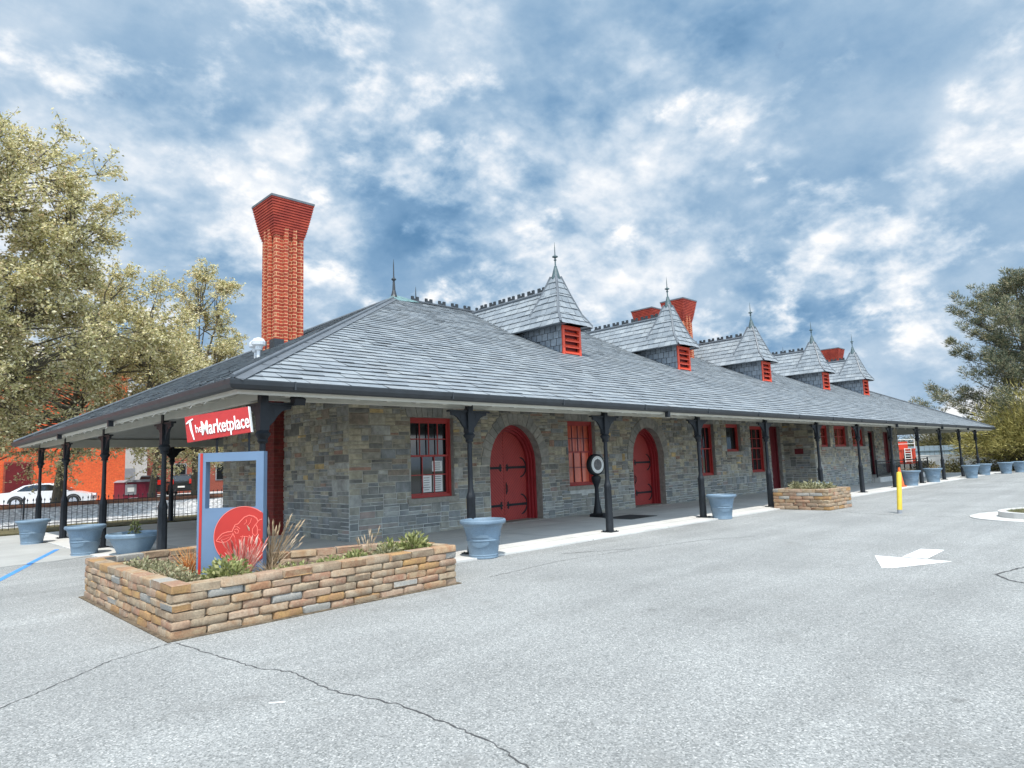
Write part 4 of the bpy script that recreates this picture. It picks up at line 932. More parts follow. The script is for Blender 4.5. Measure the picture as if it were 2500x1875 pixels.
L_([(.85, .74), (.80, .68), (.76, .62), (.76, .55), (.80, .50), (.84, .54), (.84, .64), (.81, .70)], .009)
L_([(.70, .52), (.76, .46), (.80, .40), (.84, .36)], .008); L_([(.84, .74), (.88, .77), (.92, .78)], .01); L_([(.84, .60), (.9, .60)], .006); L_([(.84, .50), (.88, .45), (.9, .38)], .008)
L_([(.62, .70), (.66, .74), (.65, .78)], .006); L_([(.68, .68), (.72, .73), (.74, .80)], .006); L_([(.56, .50), (.66, .50), (.74, .47)], .007)
circ = [(dc+(dr-.004)*math.cos(R(a)), dz+(dr-.004)*math.sin(R(a))) for a in range(52, 240, 6)]; m.ribbon([p for p in circ if p[0] < FWID-.006], .008, ST, -.0085, .003)
m.build('cow_drawing', 'line_red', ds)
BTm = frame(Vector((-5.425+4.98, -.47+.85, 2.315)), UX) @ Matrix.Rotation(-R(7.5), 4, 'Y')
m = MB(); m.box(0, .865, -.03, .03, -.165, .185, 0, BTm); bd = m.build('sign_board', 'sign_board', sg)
m = MB(); m.box(.8655, .875, -.03, .03, -.165, .185, 0, BTm); m.build('board_edge', 'white', bd)
for u in (.22, .66): m = MB(); m.tube([ST @ Vector((u, .07, HB-.02)), ST @ Vector((u, .07, HB+.26))], .016, 8); m.build('mounting_rod', 'iron', sg)
def text(body, size, T, sx, depth, mat, parent, shear=0, name='lettering', off=0.0):
    cu = bpy.data.curves.new(name, 'FONT'); cu.body = body; cu.size = size; cu.extrude = depth; cu.shear = shear; cu.offset = off
    o = bpy.data.objects.new(name+'_curve', cu); C.objects.link(o)
    bpy.context.view_layer.update(); me = bpy.data.meshes.new_from_object(o.evaluated_get(bpy.context.evaluated_depsgraph_get())); bpy.data.objects.remove(o)
    me.transform(T @ Matrix.Diagonal((sx, 1, 1, 1)) @ I4); me.name = name
    me.materials.clear(); me.materials.append(MATS[mat]); q = bpy.data.objects.new(name, me); C.objects.link(q); q.parent = parent; return q
TX = BTm @ Matrix.Translation((.205, -.036, -.095)) @ Matrix.Rotation(R(90), 4, 'X')
text('Marketplace', .265, TX, .50, .005, 'white', bd, 0, off=.0035)
TX = BTm @ Matrix.Translation((.085, -.036, -.10)) @ Matrix.Rotation(R(90), 4, 'X')
text('he', .16, TX @ Matrix.Translation((.045, .045, 0)), .62, .005, 'white', bd, -.1)
m = MB(); m.ribbon([(.10, -.145), (.075, .0), (.065, .12)], [.012, .026, .03], BTm, -.032, .008); m.ribbon([(.015, .085), (.06, .118), (.115, .14)], [.012, .024, .014], BTm, -.033, .008); m.build('lettering', 'white', bd)

# ------------------------------------------------------------------ flower pots
def make_pot(x, y, d, label):
    o = empty('flower_pot', (x, y, .0), -2.3+rnd.uniform(-.3, .3), label, 'flower pot', 'blue grey resin flower pots'); k = d/.9
    prof = [(.270, .0), (.282, .012), (.284, .035), (.279, .045), (.286, .06), (.286, .075), (.281, .082), (.318, .33), (.325, .338), (.326, .358), (.321, .366), (.327, .385), (.323, .395), (.372, .60), (.392, .615), (.398, .635), (.425, .645), (.445, .66), (.452, .685), (.447, .715), (.43, .73), (.41, .728), (.395, .70), (.37, .56)]
    m = MB(); m.lathe([(r*k, z*k) for r, z in prof], 40, close=False)      # body with raised half-round panels on its sides
    for s in range(3):
        a0 = s*2.094
        for z0, hh, sg in ((.40, .105, 1), (.322, .10, -1)):
            vs = []; n = 13
            for i in range(n):
                t = -1+2*i/(n-1); a = a0+t*.62; h = hh*math.sqrt(max(0, 1-t*t))
                for zz in (z0, z0+h*sg):
                    r = .2655+.1515*zz+.0115*(1-abs(t)**6); vs.append((r*k*math.cos(a), r*k*math.sin(a), zz*k))
            m.add(vs, [(2*i, 2*i+2, 2*i+3, 2*i+1) if sg > 0 else (2*i, 2*i+1, 2*i+3, 2*i+2) for i in range(n-1)])
    m.build('pot_body', 'pot_resin', o, True)
    m = MB(); m.lathe([(.37*k, .56*k), (.002, .58*k)], 24, close=False); m.build('soil', 'soil', o); return o
ZP = .0
for x, y, d, l in ((-.12, -.46, .87, 'blue grey pot in front of the first full canopy post by the large planter'), (8.72, -.55, .83, 'lone blue grey pot beside the fourth canopy post'),
                   (27.7, -.2, .92, 'blue grey pot with bare stems right behind the yellow bollard'), (31.6, -.2, .92, 'blue grey pot second beyond the yellow bollard'), (37.3, -.75, .92, 'greenish lit blue grey pot third beyond the bollard'),
                   (42.1, -.5, .88, 'blue grey pot half hidden behind the third one beyond the bollard'), (44.6, -1.2, .9, 'blue grey pot under the yellow green tree'), (46.9, -1.6, .9, 'blue grey pot cut by the right picture edge'),
                   (-4.78, 8.0, .83, 'sunlit blue grey pot left of the leftmost open bay'), (-5.05, 12.7, .82, 'shaded blue grey pot standing at the fence verge')):
    make_pot(x, y, d, l)
for k, (x, y) in enumerate(((27.7, -.2), (31.6, -.2))): stalks(x, y, .55, 26, .38, .3, 'dry_stalk', ['bare pale stems in the pot behind the bollard', 'bare pale stems in the second pot beyond the bollard'][k], 'dead stems in the far pots', .008)
bo = empty('flower_bowl', (-4.05, 6.95, .03), .3, 'wide low blue grey bowl with a weedy sprig behind the block planter', 'flower pot')
m = MB(); m.lathe([(.30, 0), (.33, .04), (.42, .22), (.48, .34), (.53, .36), (.555, .38), (.56, .43), (.54, .46), (.51, .465), (.49, .42), (.47, .38)], 40, close=False); m.build('bowl_body', 'pot_resin', bo, True)
m = MB(); m.lathe([(.47, .38), (.002, .42)], 24, close=False); m.build('soil', 'soil', bo)
shrub(-4.05, 6.9, .44, .13, .30, 110, 'green_leaf', 'small weedy green sprig growing in the low bowl', .08, .04, None, 'plant')
# a pale low bowl behind the small planter
b2 = empty('flower_bowl', (16.6, .05, .03), 0, 'pale low bowl half hidden behind the small square planter', 'flower pot')
m = MB(); m.lathe([(.35, 0), (.40, .1), (.52, .48), (.58, .52), (.6, .58), (.57, .62), (.53, .6), (.5, .52)], 32, close=False); m.build('bowl_body', 'pot_resin', b2, True); m = MB(); m.lathe([(.5, .52), (.002, .54)], 20, close=False); m.build('soil', 'soil', b2)

# ------------------------------------------------------------------ weighing scale, mat, bollard, cone, island
sc = empty('weighing_scale', (7.72, 3.05, .03), -R(6), 'old black penny weighing scale with round white dial on a pedestal', 'weighing scale')
m = MB(); m.box(-.20, .20, -.42, .16, 0, .09); m.box(-.17, .17, -.38, .13, .09, .11); m.build('base', 'iron', sc)
m = MB(); m.lathe([(.145, .11), (.13, .2), (.09, .38), (.066, .6), (.06, .88), (.085, .97), (.125, 1.05), (.15, 1.18), (.135, 1.23), (.08, 1.25), (.07, 1.3)], 20); m.build('pedestal', 'iron', sc, True)
TD = Matrix.Scale(.93, 4) @ Matrix.Translation((0, 0, 1.70)) @ Matrix.Rotation(R(90), 4, 'X')
def disc(mb, r0, z0, r1, z1, n=36):
    k = len(mb.v); b = MB(); b.lathe([(r0, z0), (r1, z1)], n, close=True); mb.add([TD @ Vector(v) for v in b.v], b.f)
m = MB(); b = MB(); b.lathe([(.28, -.10), (.345, -.08), (.36, 0), (.345, .08), (.29, .10)], 40); m.add([TD @ Vector(v) for v in b.v], b.f); m.build('dial_case', 'iron', sc, True)
m = MB(); disc(m, .285, .095, .283, .106); dl = m.build('dial', 'paper', sc)
m = MB(); disc(m, .185, .104, .183, .110)
for k in range(40):
    a = 2*math.pi*k/40; T = TD @ Matrix.Rotation(a, 4, 'Z'); m.box(.235, .265, -.003, .003, .104, .109, 0, T)
m.build('dial_centre', 'dark_metal', dl); m = MB(); m.box(-.008, .008, -.02, .2, .110, .116, 0, TD); m.build('needle', 'ink', dl)
m = MB(); m.add([(7.27, 2.35, .036), (7.37, 1.55, .036), (8.5, 1.62, .036), (8.6, 2.6, .036)], [(0, 1, 2, 3)]); m.v = []; m.f = []; m.mi = []
m.slab([(7.3, 1.5), (8.6, 1.5), (8.6, 2.5), (7.3, 2.5)], .03, .042); tag(m.build('door_mat', 'rubber'), 'thin dark rubber mat on the platform near the weighing scale', 'mat')
bl = empty('bollard', (11.92, -4.1, 0), 0, 'yellow steel bollard alone on the asphalt', 'bollard')
bl.rotation_euler = (R(3.4), R(3.5), 0)
m = MB(); m.lathe([(.06, -.02), (.06, .1)], 20); m.build('bollard_base', 'grey_metal', bl, True); m = MB(); m.lathe([(.062, .1), (.062, 1.09), (.054, 1.115), (.03, 1.13), (.002, 1.135)], 20); m.build('bollard_post', 'yellow', bl, True)
cn = empty('traffic_cone', (26.6, -.05, .03), 0, 'orange traffic cone mostly hidden behind the yellow bollard', 'traffic cone')
m = MB(); m.box(-.2, .2, -.2, .2, 0, .04); m.build('base', 'orange', cn); m = MB(); m.lathe([(.16, .04), (.05, .85), (.04, .9)], 20); m.build('cone', 'orange', cn, True)
def island_poly(c, a, b, n=40, rot=0): return [(c[0]+a*math.cos(2*math.pi*k/n)*math.cos(rot)-b*math.sin(2*math.pi*k/n)*math.sin(rot), c[1]+a*math.cos(2*math.pi*k/n)*math.sin(rot)+b*math.sin(2*math.pi*k/n)*math.cos(rot)) for k in range(n)]
ic = (13.4, -9.9); rt_ = R(-58)
m = MB(); m.slab(island_poly(ic, 4.6, 2.55, 60, rt_), -.05, .018); struct('island_gutter', m, 'concrete')
m = MB(); A = island_poly(ic, 4.0, 1.95, 60, rt_); B = island_poly(ic, 3.84, 1.79, 60, rt_); n = 60
m.add([(x, y, .0) for x, y in A]+[(x, y, .15) for x, y in A]+[(x, y, .15) for x, y in B]+[(x, y, .05) for x, y in B], [(i, (i+1) % n, (i+1) % n+n, i+n) for i in range(n)]+[(i+n, (i+1) % n+n, (i+1) % n+2*n, i+2*n) for i in range(n)]+[(i+2*n, (i+1) % n+2*n, (i+1) % n+3*n, i+3*n) for i in range(n)]); struct('island_kerb', m, 'concrete')
m = MB(); m.slab(island_poly(ic, 3.84, 1.79, 60, rt_), -.04, .13); struct('island_ground', m, 'dry_turf')
m = MB()
for k in range(5000):
    a = rnd.uniform(0, 6.283); q = math.sqrt(rnd.random()); x, y = 3.8*q*math.cos(a), 1.75*q*math.sin(a); p = Vector((ic[0]+x*math.cos(rt_)-y*math.sin(rt_), ic[1]+x*math.sin(rt_)+y*math.cos(rt_), .12))
    d = Vector((rnd.uniform(-.5, .5), rnd.uniform(-.5, .5), 1)); m.add([p-Vector((.006, .004, 0)), p+Vector((.006, .004, 0)), p+d*rnd.uniform(.04, .10)], [(0, 1, 2)])
tag(m.build('grass', 'green_leaf'), kind='stuff', label='short grass on the kerbed traffic island', cat='grass')
m = MB(); m.box(-.06, .06, -.004, .004, 0, .006, 0, Matrix.Translation((-6.24, -4.99, .002)) @ Matrix.Rotation(R(-38), 4, 'Z')); tag(m.build('litter_stick', 'white'), 'small white paper strip lying on the asphalt', 'litter')

# ------------------------------------------------------------------ beyond the station, left
fe = empty('iron_fence', (-3, 19.4, .05), 0, 'low black spiked iron fence between platform and railway', 'fence')
m = MB(); m.box(-14, 14, -.012, .012, .86, .885); m.box(-14, 14, -.012, .012, .12, .145); m.build('fence_rail', 'iron', fe)
for k in range(98):
    pass
m = MB()
for k in range(165):
    x = -13.95+k*.17; m.tube([(x, 0, 0), (x, 0, .98)], .009, 4); m.lathe([(.004, .95), (.026, 1.0), (.003, 1.07)], 4, (x, 0, 0))
pk = m.build('pickets', 'iron', fe); pk['kind'] = 'stuff'
for k in range(12): m = MB(); m.lathe([(.028, 0), (.028, 1.02), (.045, 1.04), (.04, 1.08), (.004, 1.16)], 8, (0, 0, 0)); m.build('fence_post', 'iron', fe, loc=(-13.9+k*2.52, 0, 0))

def extr_profile(prof, w0, w1, n):        # side profile (x,z) given as polygon; taper of width with height
    pass
def make_car(name, loc, rz, label, paint, kind, sc_=1.0):
    o = empty(name, loc, rz, label, 'car', None); W = .88 if kind == 'sedan' else .92
    if kind == 'sedan':
        L = 2.35
        low = [(-2.35, .45), (-2.36, .70), (-2.30, .92), (-1.62, .97), (-.9, .97), (.9, .93), (1.5, .88), (2.1, .74), (2.33, .60), (2.35, .40), (2.25, .26), (-2.25, .28)]
        cab = [(-1.75, .96), (-1.15, 1.32), (-.55, 1.42), (.15, 1.42), (.45, 1.36), (1.18, .92)]
        ax_ = (-1.42, 1.43); rw = .33
    else:
        low = [(-2.25, .45), (-2.27, .8), (-2.22, 1.05), (-1.3, 1.08), (.8, 1.06), (1.4, 1.02), (2.0, .95), (2.2, .75), (2.22, .45), (2.1, .32), (-2.1, .34)]
        cab = [(-2.18, 1.05), (-2.0, 1.62), (-1.7, 1.70), (.1, 1.70), (.35, 1.64), (1.0, 1.04)]
        ax_ = (-1.33, 1.36); rw = .37
    def loft(poly, wf):
        m = MB(); n = len(poly); cols = []
        for s in (-1, -.86, 0, .86, 1):
            cols.append([(x, s*wf(z)*1.0, z) if abs(s) < 1 else (x*.992, s*wf(z), z*.985+.01) for x, z in poly])
        vs = sum(cols, [])
        fs = [(c*n+i, c*n+(i+1) % n, (c+1)*n+(i+1) % n, (c+1)*n+i) for c in range(4) for i in range(n)]+[tuple(reversed(range(n))), tuple(4*n+i for i in range(n))]
        m.add(vs, fs); return m
    b = loft(low, lambda z: W*(1-.10*max(0, z-.75)-.06*max(0, .5-z))); body = b.build('body', paint, o, True)
    mz = max(z for x, z in cab); b0 = min(z for x, z in cab)
    cw = lambda z: W*(.97-.22*(z-b0)/(mz-b0)); c = loft(cab, cw); c.build('cabin', paint, o, True)
    # glazing proud of the cabin
    g = MB(); n = len(cab)
    def P(x, z, s, e=.006): return (x, s*(cw(z)*.985+.02+e), z)
    if kind == 'sedan': sides = [[(-1.42, 1.0), (-1.02, 1.28), (-.56, 1.34), (-.40, 1.34), (-.40, .99)], [(-.32, .99), (-.32, 1.34), (.12, 1.34), (.36, 1.28), (.92, .98)]]; ws = [(.47, 1.335), (1.14, .955)]; rw_ = [(-1.70, 1.0), (-1.18, 1.30)]
    else: sides = [[(-2.0, 1.12), (-1.88, 1.58), (-1.15, 1.60), (-1.15, 1.12)], [(-1.05, 1.12), (-1.05, 1.60), (-.35, 1.61), (-.35, 1.10)], [(-.25, 1.10), (-.25, 1.61), (.1, 1.61), (.3, 1.56), (.8, 1.08)]]; ws = [(.38, 1.61), (.98, 1.09)]; rw_ = [(-2.155, 1.12), (-2.03, 1.55)]
    for s in (-1, 1):
        for q in sides: g.add([P(x, z, s) for x, z in q], [tuple(range(len(q))) if s < 0 else tuple(reversed(range(len(q))))])
    for (xa, za), (xb, zb) in (ws, rw_):
        off = .02 if xa > 0 else -.02
        g.add([(xa+off, -cw(za)*.84, za+.012), (xa+off, cw(za)*.84, za+.012), (xb+off, cw(zb)*.88, zb+.012), (xb+off, -cw(zb)*.88, zb+.012)], [(0, 1, 2, 3)])
    g.build('windows', 'glass_dark', o)
    for x in ax_:
        for s in (-1, 1):
            t = MB(); TT = Matrix.Translation((x, s*(W-.07), rw)) @ Matrix.Rotation(R(90), 4, 'X')
            q = MB(); q.lathe([(rw*.62, -.11), (rw*.95, -.11), (rw, -.07), (rw, .07), (rw*.95, .11), (rw*.62, .11)], 24); t.add([TT @ Vector(v) for v in q.v], q.f); w = t.build('wheel', 'tyre', o, True)
            q = MB(); q.lathe([(rw*.62, -.115), (rw*.5, -.10), (.05, -.105), (.05, .105), (rw*.5, .10), (rw*.62, .115)], 20); t = MB(); t.add([TT @ Vector(v) for v in q.v], q.f); t.build('rim', 'chrome', w)
            a = MB(); a.ribbon([(x+(rw+.05)*math.cos(R(d)), rw+(rw+.05)*math.sin(R(d))) for d in range(0, 181, 15)], .07, I4 if s < 0 else Matrix.Scale(-1, 4, (0, 1, 0)), -W-.0, .012); a.build('wheel_arch', 'tyre', o)
    for s in (-1, 1):
        zf = .66 if kind == 'sedan' else .85; m = MB(); m.box(2.13 if kind == 'sedan' else 2.08, 2.32 if kind == 'sedan' else 2.21, s*.62-.14, s*.62+.14, zf-.06, zf+.06); m.build('headlight', 'lamp_clear', o)
        zr = .82 if kind == 'sedan' else 1.0; xr = -2.36 if kind == 'sedan' else -2.28; m = MB(); m.box(xr, xr+.2, s*.70-.13, s*.70+.13, zr-.08, zr+(.08 if kind == 'sedan' else .3)); m.build('tail_light', 'lamp_red', o)
        m = MB(); m.box(.75, .95, s*(W+.02)-.08, s*(W+.02)+.08, .98, 1.12); m.build('wing_mirror', paint, o)
    m = MB(); m.box(-2.385 if kind == 'sedan' else -2.285, -2.30, -.26, .26, .62, .75); m.build('number_plate', 'paper', o)
    return o
make_car('parked_car', (-.35, 38.2, .18), -R(24), 'white sedan parked across the railway, half behind the trees', 'car_white', 'sedan')
make_car('parked_car', (11.3, 50.3, .2), R(65), 'black sport utility car seen from behind beyond the maroon container', 'car_black', 'suv')
make_car('parked_car', (9.3, 51.6, .2), R(65), 'dark car mostly hidden left of the black sport utility car', 'car_black', 'suv')
dp = empty('waste_container', (4.3, 38.2, .18), R(8), 'maroon metal container with sloped lid and white notice across the railway', 'container')
m = MB(); m.prism([(-1.0, .1), (1.0, .1), (1.0, .75), (.62, 1.28), (-1.0, 1.28)], I4, -.75, .75); m.build('container_body', 'maroon', dp)
m = MB(); m.prism([(-1.05, 1.285), (.68, 1.285), (.5, 1.42), (-.8, 1.42)], I4, -.8, .8); m.build('lid', 'grey_metal', dp)
m = MB(); m.box(-.95, -.28, -.775, -.752, .5, 1.15); pn = m.build('panel', 'grey_metal', dp); m = MB(); m.box(-.82, -.42, -.79, -.776, .68, .95); m.build('notice', 'paper', pn)
m = MB(); m.box(-.75, -.2, -.78, -.755, .14, .3); m.build('white_plate', 'paper', dp)
for x in (-.8, .8):
    for y in (-.6, .6): m = MB(); m.lathe([(.09, 0), (.09, .1)], 12, (x, y, 0)); m.build('foot', 'iron', dp)
# brick buildings across the tracks
bb = empty('brick_building', (-6, 48, 0), 0, 'bright orange red painted brick building behind the white car', 'building')
m = MB(); m.box(-22, 10.6, -6, 9, 0, 8.7); m.build('wall', 'orange_brick', bb)
m = MB(); m.box(-22.2, 10.8, -6.2, 9.2, 8.7, 9.0); m.build('parapet', 'orange_brick', bb)
def bwin(x, z, w, h, mat='glass_dark'):
    m = MB(); m.box(x-w/2-.1, x+w/2+.1, -6.06, -6.0, z-.1, z+h+.1); f = m.build('window', 'dull_brick', bb); m = MB(); m.box(x-w/2, x+w/2, -6.09, -6.061, z, z+h); m.build('pane', mat, f)
for x in (-16, -12, -8, -4, 0, 4): bwin(x, 5, 1.2, 1.8)
bwin(4.6, .9, 1.3, 2.0, 'dark_red'); bwin(-1.9, .2, 1.6, 2.4, 'dark_red')
m = MB(); m.tube([(6.8, -6.1, .2), (6.8, -6.1, 8.6)], .07, 8); m.build('downpipe', 'orange_brick', bb)
m = MB(); m.prism([(-3.6, 0.2), (2.6, .2), (2.6, 1.6), (1.9, 3.2), (1.0, 3.2), (-3.6, 1.5)], I4, -8.4, -6.01); m.build('lean_to', 'dull_brick', bb)
b2_ = empty('brick_building', (20, 66, 0), 0, 'dull red brick building farther back behind the dark cars', 'building')
m = MB(); m.box(-9, 14, -6, 8, 0, 7.5); m.build('wall', 'dull_brick', b2_); m = MB(); m.box(-9.2, 14.2, -6.2, 8.2, 7.5, 7.8); m.build('parapet', 'pale_grey', b2_)
for x in (-6, -2, 2, 6):
    for z in (1.2, 4.4): m = MB(); m.box(x-.6, x+.6, -6.06, -6.0, z, z+1.8); f = m.build('window', 'grey_metal', b2_); m = MB(); m.box(x-.5, x+.5, -6.09, -6.061, z+.1, z+1.7); m.build('pane', 'glass_dark', f)
b3 = empty('shed', (8.6, 60, 0), 0, 'pale grey shed between the two brick buildings', 'building')
m = MB(); m.box(-1.8, 1.6, -3, 3, 0, 5.6); m.build('wall', 'pale_grey', b3); m = MB(); m.prism([(-2, 5.6), (1.8, 5.6), (-.1, 6.8)], I4, -3.2, 3.2); m.build('roof', 'lead', b3); m = MB(); m.box(-.6, .6, -3.05, -3.0, .2, 2.6); m.build('door', 'grey_metal', b3)

# ------------------------------------------------------------------ trees
def tree(name, base, r0, lobes, ncl, nleaf, ll, label, group, seed, mat='spring_leaf', fork=.3):
    # limbs grow from the trunk to clusters spread through the crown's lobes; twigs and leaves radiate from each cluster
    rr = random.Random(seed); o = empty(name, (base[0], base[1], 0), 0, label, 'tree', group); br = MB(); lf = MB(); B = Vector((base[0], base[1], 0))
    def sd():
        z = rr.uniform(-1, 1); a = rr.uniform(0, 6.283); q = math.sqrt(1-z*z); return Vector((q*math.cos(a), q*math.sin(a), z))
    vol = [l[3]*l[4]*l[5] for l in lobes]; cl = []
    for i in range(ncl):
        l = rr.choices(lobes, vol)[0]; d = sd(); q = rr.random()**.42; cl.append((Vector((l[0]+d.x*l[3]*q, l[1]+d.y*l[4]*q, l[2]+d.z*l[5]*q))-B, d*q, l))
    cz = sum(c[0].z for c in cl)/ncl; top = max(c[0].z for c in cl); ctr = Vector((sum(c[0].x for c in cl)/ncl, sum(c[0].y for c in cl)/ncl, cz))
    ax = [Vector((0, 0, 0)), Vector((ctr.x*.15, ctr.y*.15, cz*fork)), Vector((ctr.x*.5, ctr.y*.5, cz*.75)), Vector((ctr.x*.9, ctr.y*.9, (cz+top)/2))]
    br.tube(ax, [r0, r0*.75, r0*.45, r0*.12], 8)
    limbs = []
    for k in range(9):
        c = cl[rr.randrange(ncl)][0]; t = rr.uniform(.45, 1.6); i = min(2, int(t+.6)); f = min(1, max(0, t+.6-i)); s0 = ax[i].lerp(ax[min(3, i+1)], f); e = s0.lerp(c, .7); m1 = s0.lerp(e, .5)+Vector((0, 0, -.25+rr.random()*.5))+sd()*.3
        br.tube([s0, m1, e], [r0*.42, r0*.28, r0*.14], 6, 0, False); limbs += [(s0.lerp(m1, .6), r0*.2), (m1, r0*.18), (m1.lerp(e, .5), r0*.13), (e, r0*.1)]
    limbs += [(ax[1].lerp(ax[2], q), r0*.25) for q in (.5, 1)]+[(ax[2].lerp(ax[3], q), r0*.16) for q in (.3, .6, 1)]
    per = nleaf//ncl
    for c, dd, l in cl:
        s0, r = min(limbs, key=lambda q: (q[0]-c).length*rr.uniform(.75, 1.3)+max(0, q[0].z-c.z)*.6); m1 = s0.lerp(c, .55)+Vector((0, 0, (c-s0).length*.07))+sd()*(c-s0).length*.08
        br.tube([s0, s0.lerp(m1, .5)+sd()*.12, m1, c], [min(r, .07)*.9, .045, .032, .018], 4, 0, False)
        cr_ = rr.uniform(.65, 1.25)*1.05; out = (dd+Vector((0, 0, .35))).normalized() if dd.length > .1 else Vector((0, 0, 1)); tw = []
        for k in range(9):
            v = (out*.8+sd()).normalized()*cr_*rr.uniform(.6, 1.25); md = c+v*.5+sd()*.1; e = c+v; br.tube([c, md, e], [.014, .010, .005], 3, 0, False); tw.append((md, e))
        dens = rr.uniform(.45, 1.5)*(.95 if c.z > cz+(top-cz)*.55 else 1.15)
        if c.z < 7: dens *= .62
        for k in range(int(per*dens)):
            md, e = tw[rr.randrange(9)]; p = (c.lerp(md, rr.random()) if rr.random() < .25 else md.lerp(e, rr.random()**.6*1.05))+sd()*rr.random()*.26
            v = sd(); v.z = v.z*.7-.1; v.normalize(); s_ = v.cross(sd()); s_ = s_.normalized() if s_.length > 1e-3 else Vector((1, 0, 0)); q = ll*rr.uniform(.6, 1.35); w = q*.5
            lf.add([p, p+v*q*.5+s_*w/2, p+v*q, p+v*q*.5-s_*w/2], [(0, 1, 2, 3)])
    br.build('trunk', 'bark', o); lf.build('crown', mat, o); return o
TG = 'spring trees between the railway and the station'
tree('maple_tree', (-7.6, 24.5), .34, [(-4.6, 22.2, 12.4, 3.8, 3, 3.9), (-3.2, 22, 13.0, 2.3, 2.2, 2.7), (-5.6, 22, 14.2, 2.6, 2.4, 2.4), (-6.5, 22.5, 7.6, 4.6, 3.2, 3.6), (-3.3, 23.0, 8.4, 3.6, 3, 3.0), (-7.5, 23, 4.8, 3.6, 3, 1.8), (-4.6, 23.6, 3.9, 2.6, 1.8, 1.5), (-2.4, 24, 4.6, 1.8, 1.6, 1.8)], 300, 92000, .14, 'tallest spring tree at the left picture edge with bare upper twigs', TG, 3)
tree('maple_tree', (-1.2, 31.5), .30, [(.2, 29.5, 9.4, 4.3, 3.4, 3.4), (-3.5, 30, 6.2, 4.2, 3, 3.0), (2.4, 29.5, 6.4, 3.4, 3, 2.7), (-1.4, 29, 3.9, 3.4, 2.4, 1.9), (1.4, 28.6, 4.0, 2.6, 2, 2.0), (-4.6, 28.4, 3.4, 2.4, 2, 1.4)], 240, 80000, .145, 'broad spring tree in front of the orange brick building', TG, 11)
tree('maple_tree', (7.4, 36.6), .26, [(7.7, 36, 12.6, 2.2, 2.2, 3.0), (7.2, 36.2, 8.4, 3.4, 3, 2.6)], 90, 34000, .155, 'slimmer spring tree just left of the near chimney', TG, 5)
tree('maple_tree', (4.4, 35.4), .24, [(4.6, 34.5, 7.6, 3.2, 2.8, 2.6), (5.6, 34.4, 4.0, 2.6, 2, 1.9), (7.4, 34.6, 4.2, 2.0, 2, 1.7)], 100, 36000, .15, 'lower spring tree above the maroon container', TG, 23)
tree('maple_tree', (15.2, 45.0), .28, [(14.6, 44.6, 7.4, 4.6, 3.4, 3.6), (12.4, 44, 4.2, 2.8, 2.2, 1.9), (9.6, 42, 4.6, 2.4, 2, 2.0)], 100, 28000, .17, 'spring tree over the dark parked cars', TG, 29)

def pine(x, y, H, label, seed=2):
    rr = random.Random(seed); o = empty('pine_tree', (x, y, 0), 0, label, 'tree'); br = MB(); lf = MB()
    br.tube([(0, 0, 0), (.1, 0, H*.5), (.25, .1, H*.8), (.2, .1, H*.96)], [.42, .27, .12, .03], 8)
    n = 74
    for i in range(n):
        t = (i+rr.uniform(-.8, .8))/(n-1); t = min(1, max(0, t)); z = H*(.17+.79*t); L = (.62+.5*math.sin(t*9+1.3)*.35+.38*(1-t))*(1-t)**.42*7.2*rr.uniform(.55, 1.15)+.6; a = i*2.4+rr.uniform(-.7, .7); d = Vector((math.cos(a), math.sin(a), .02+.55*t+rr.uniform(-.08, .14)))
        pts = [Vector((.1, 0, z))+d*L*q+Vector((0, 0, -.09*L*math.sin(q*3)*(1-t)+.16*L*q*q)) for q in (0, .35, .7, 1)]
        br.tube(pts, [.08*(1-t)+.02, .05*(1-t)+.015, .03, .01], 5, 0, False); sd_ = Vector((-d.y, d.x, 0))
        for j in range(int(6+L*4)):           # side sprays, each a rounded tuft of needles
            q = rr.uniform(.28, 1.04); m_ = min(2, int(q*3)); f = q*3-m_; b = pts[m_].lerp(pts[m_+1], min(1.1, f)); c = b+sd_*rr.uniform(-1, 1)*(.25+L*.26*(1.2-q))+Vector((0, 0, rr.uniform(-.1, .5)))
            br.tube([b, c], [.014, .006], 3, 0, False); R_ = rr.uniform(.3, .58)
            for k in range(60):
                v = scatter_dir(); v.z = v.z*.75+.18; p = c+v*R_*rr.random()**.45*.85; v = (v+d*.35+Vector((0, 0, .25))).normalized(); l = rr.uniform(.14, .30); w = v.cross(scatter_dir()).normalized()*.027; lf.add([p-w, p+w, p+v*l], [(0, 1, 2)])
    br.build('trunk', 'bark', o); lf.build('crown', 'pine_needle', o); return o
pine(56.5, -1.4, 14.9, 'tall layered pine at the right edge beyond the pots')
def twig_tree(x, y, H, W, n, label, mat='yellow_twig', seed=4, group=None, name='willow_tree'):
    rr = random.Random(seed); o = empty(name, (x, y, 0), 0, label, 'tree', group); br = MB(); lf = MB()
    for i in range(n):
        a = rr.uniform(0, 6.283); q = rr.random()**.55; top = Vector((math.cos(a)*q*W, math.sin(a)*q*W, H*(1-.72*q*q)*rr.uniform(.45, 1.03))); b = Vector((math.cos(a)*q*W*.12, math.sin(a)*q*W*.12, .1)); m_ = b.lerp(top, .55)+Vector((0, 0, H*.06))
        if i % 5 == 0: br.tube([b, m_, top], [.09, .045, .012], 4, 0, False)
        for k in range(42):
            t = rr.uniform(.35, 1.04); p = (b.lerp(m_, t/.55) if t < .55 else m_.lerp(top, (t-.55)/.45)); v = (top-m_).normalized()+scatter_dir()*.75; v.normalize(); p = p+scatter_dir()*.35; l = rr.uniform(.25, .6); w = v.cross(scatter_dir()).normalized()*.03; lf.add([p-w, p+w, p+v*l], [(0, 1, 2)])
    br.build('trunk', 'bark', o); lf.build('crown', mat, o); return o
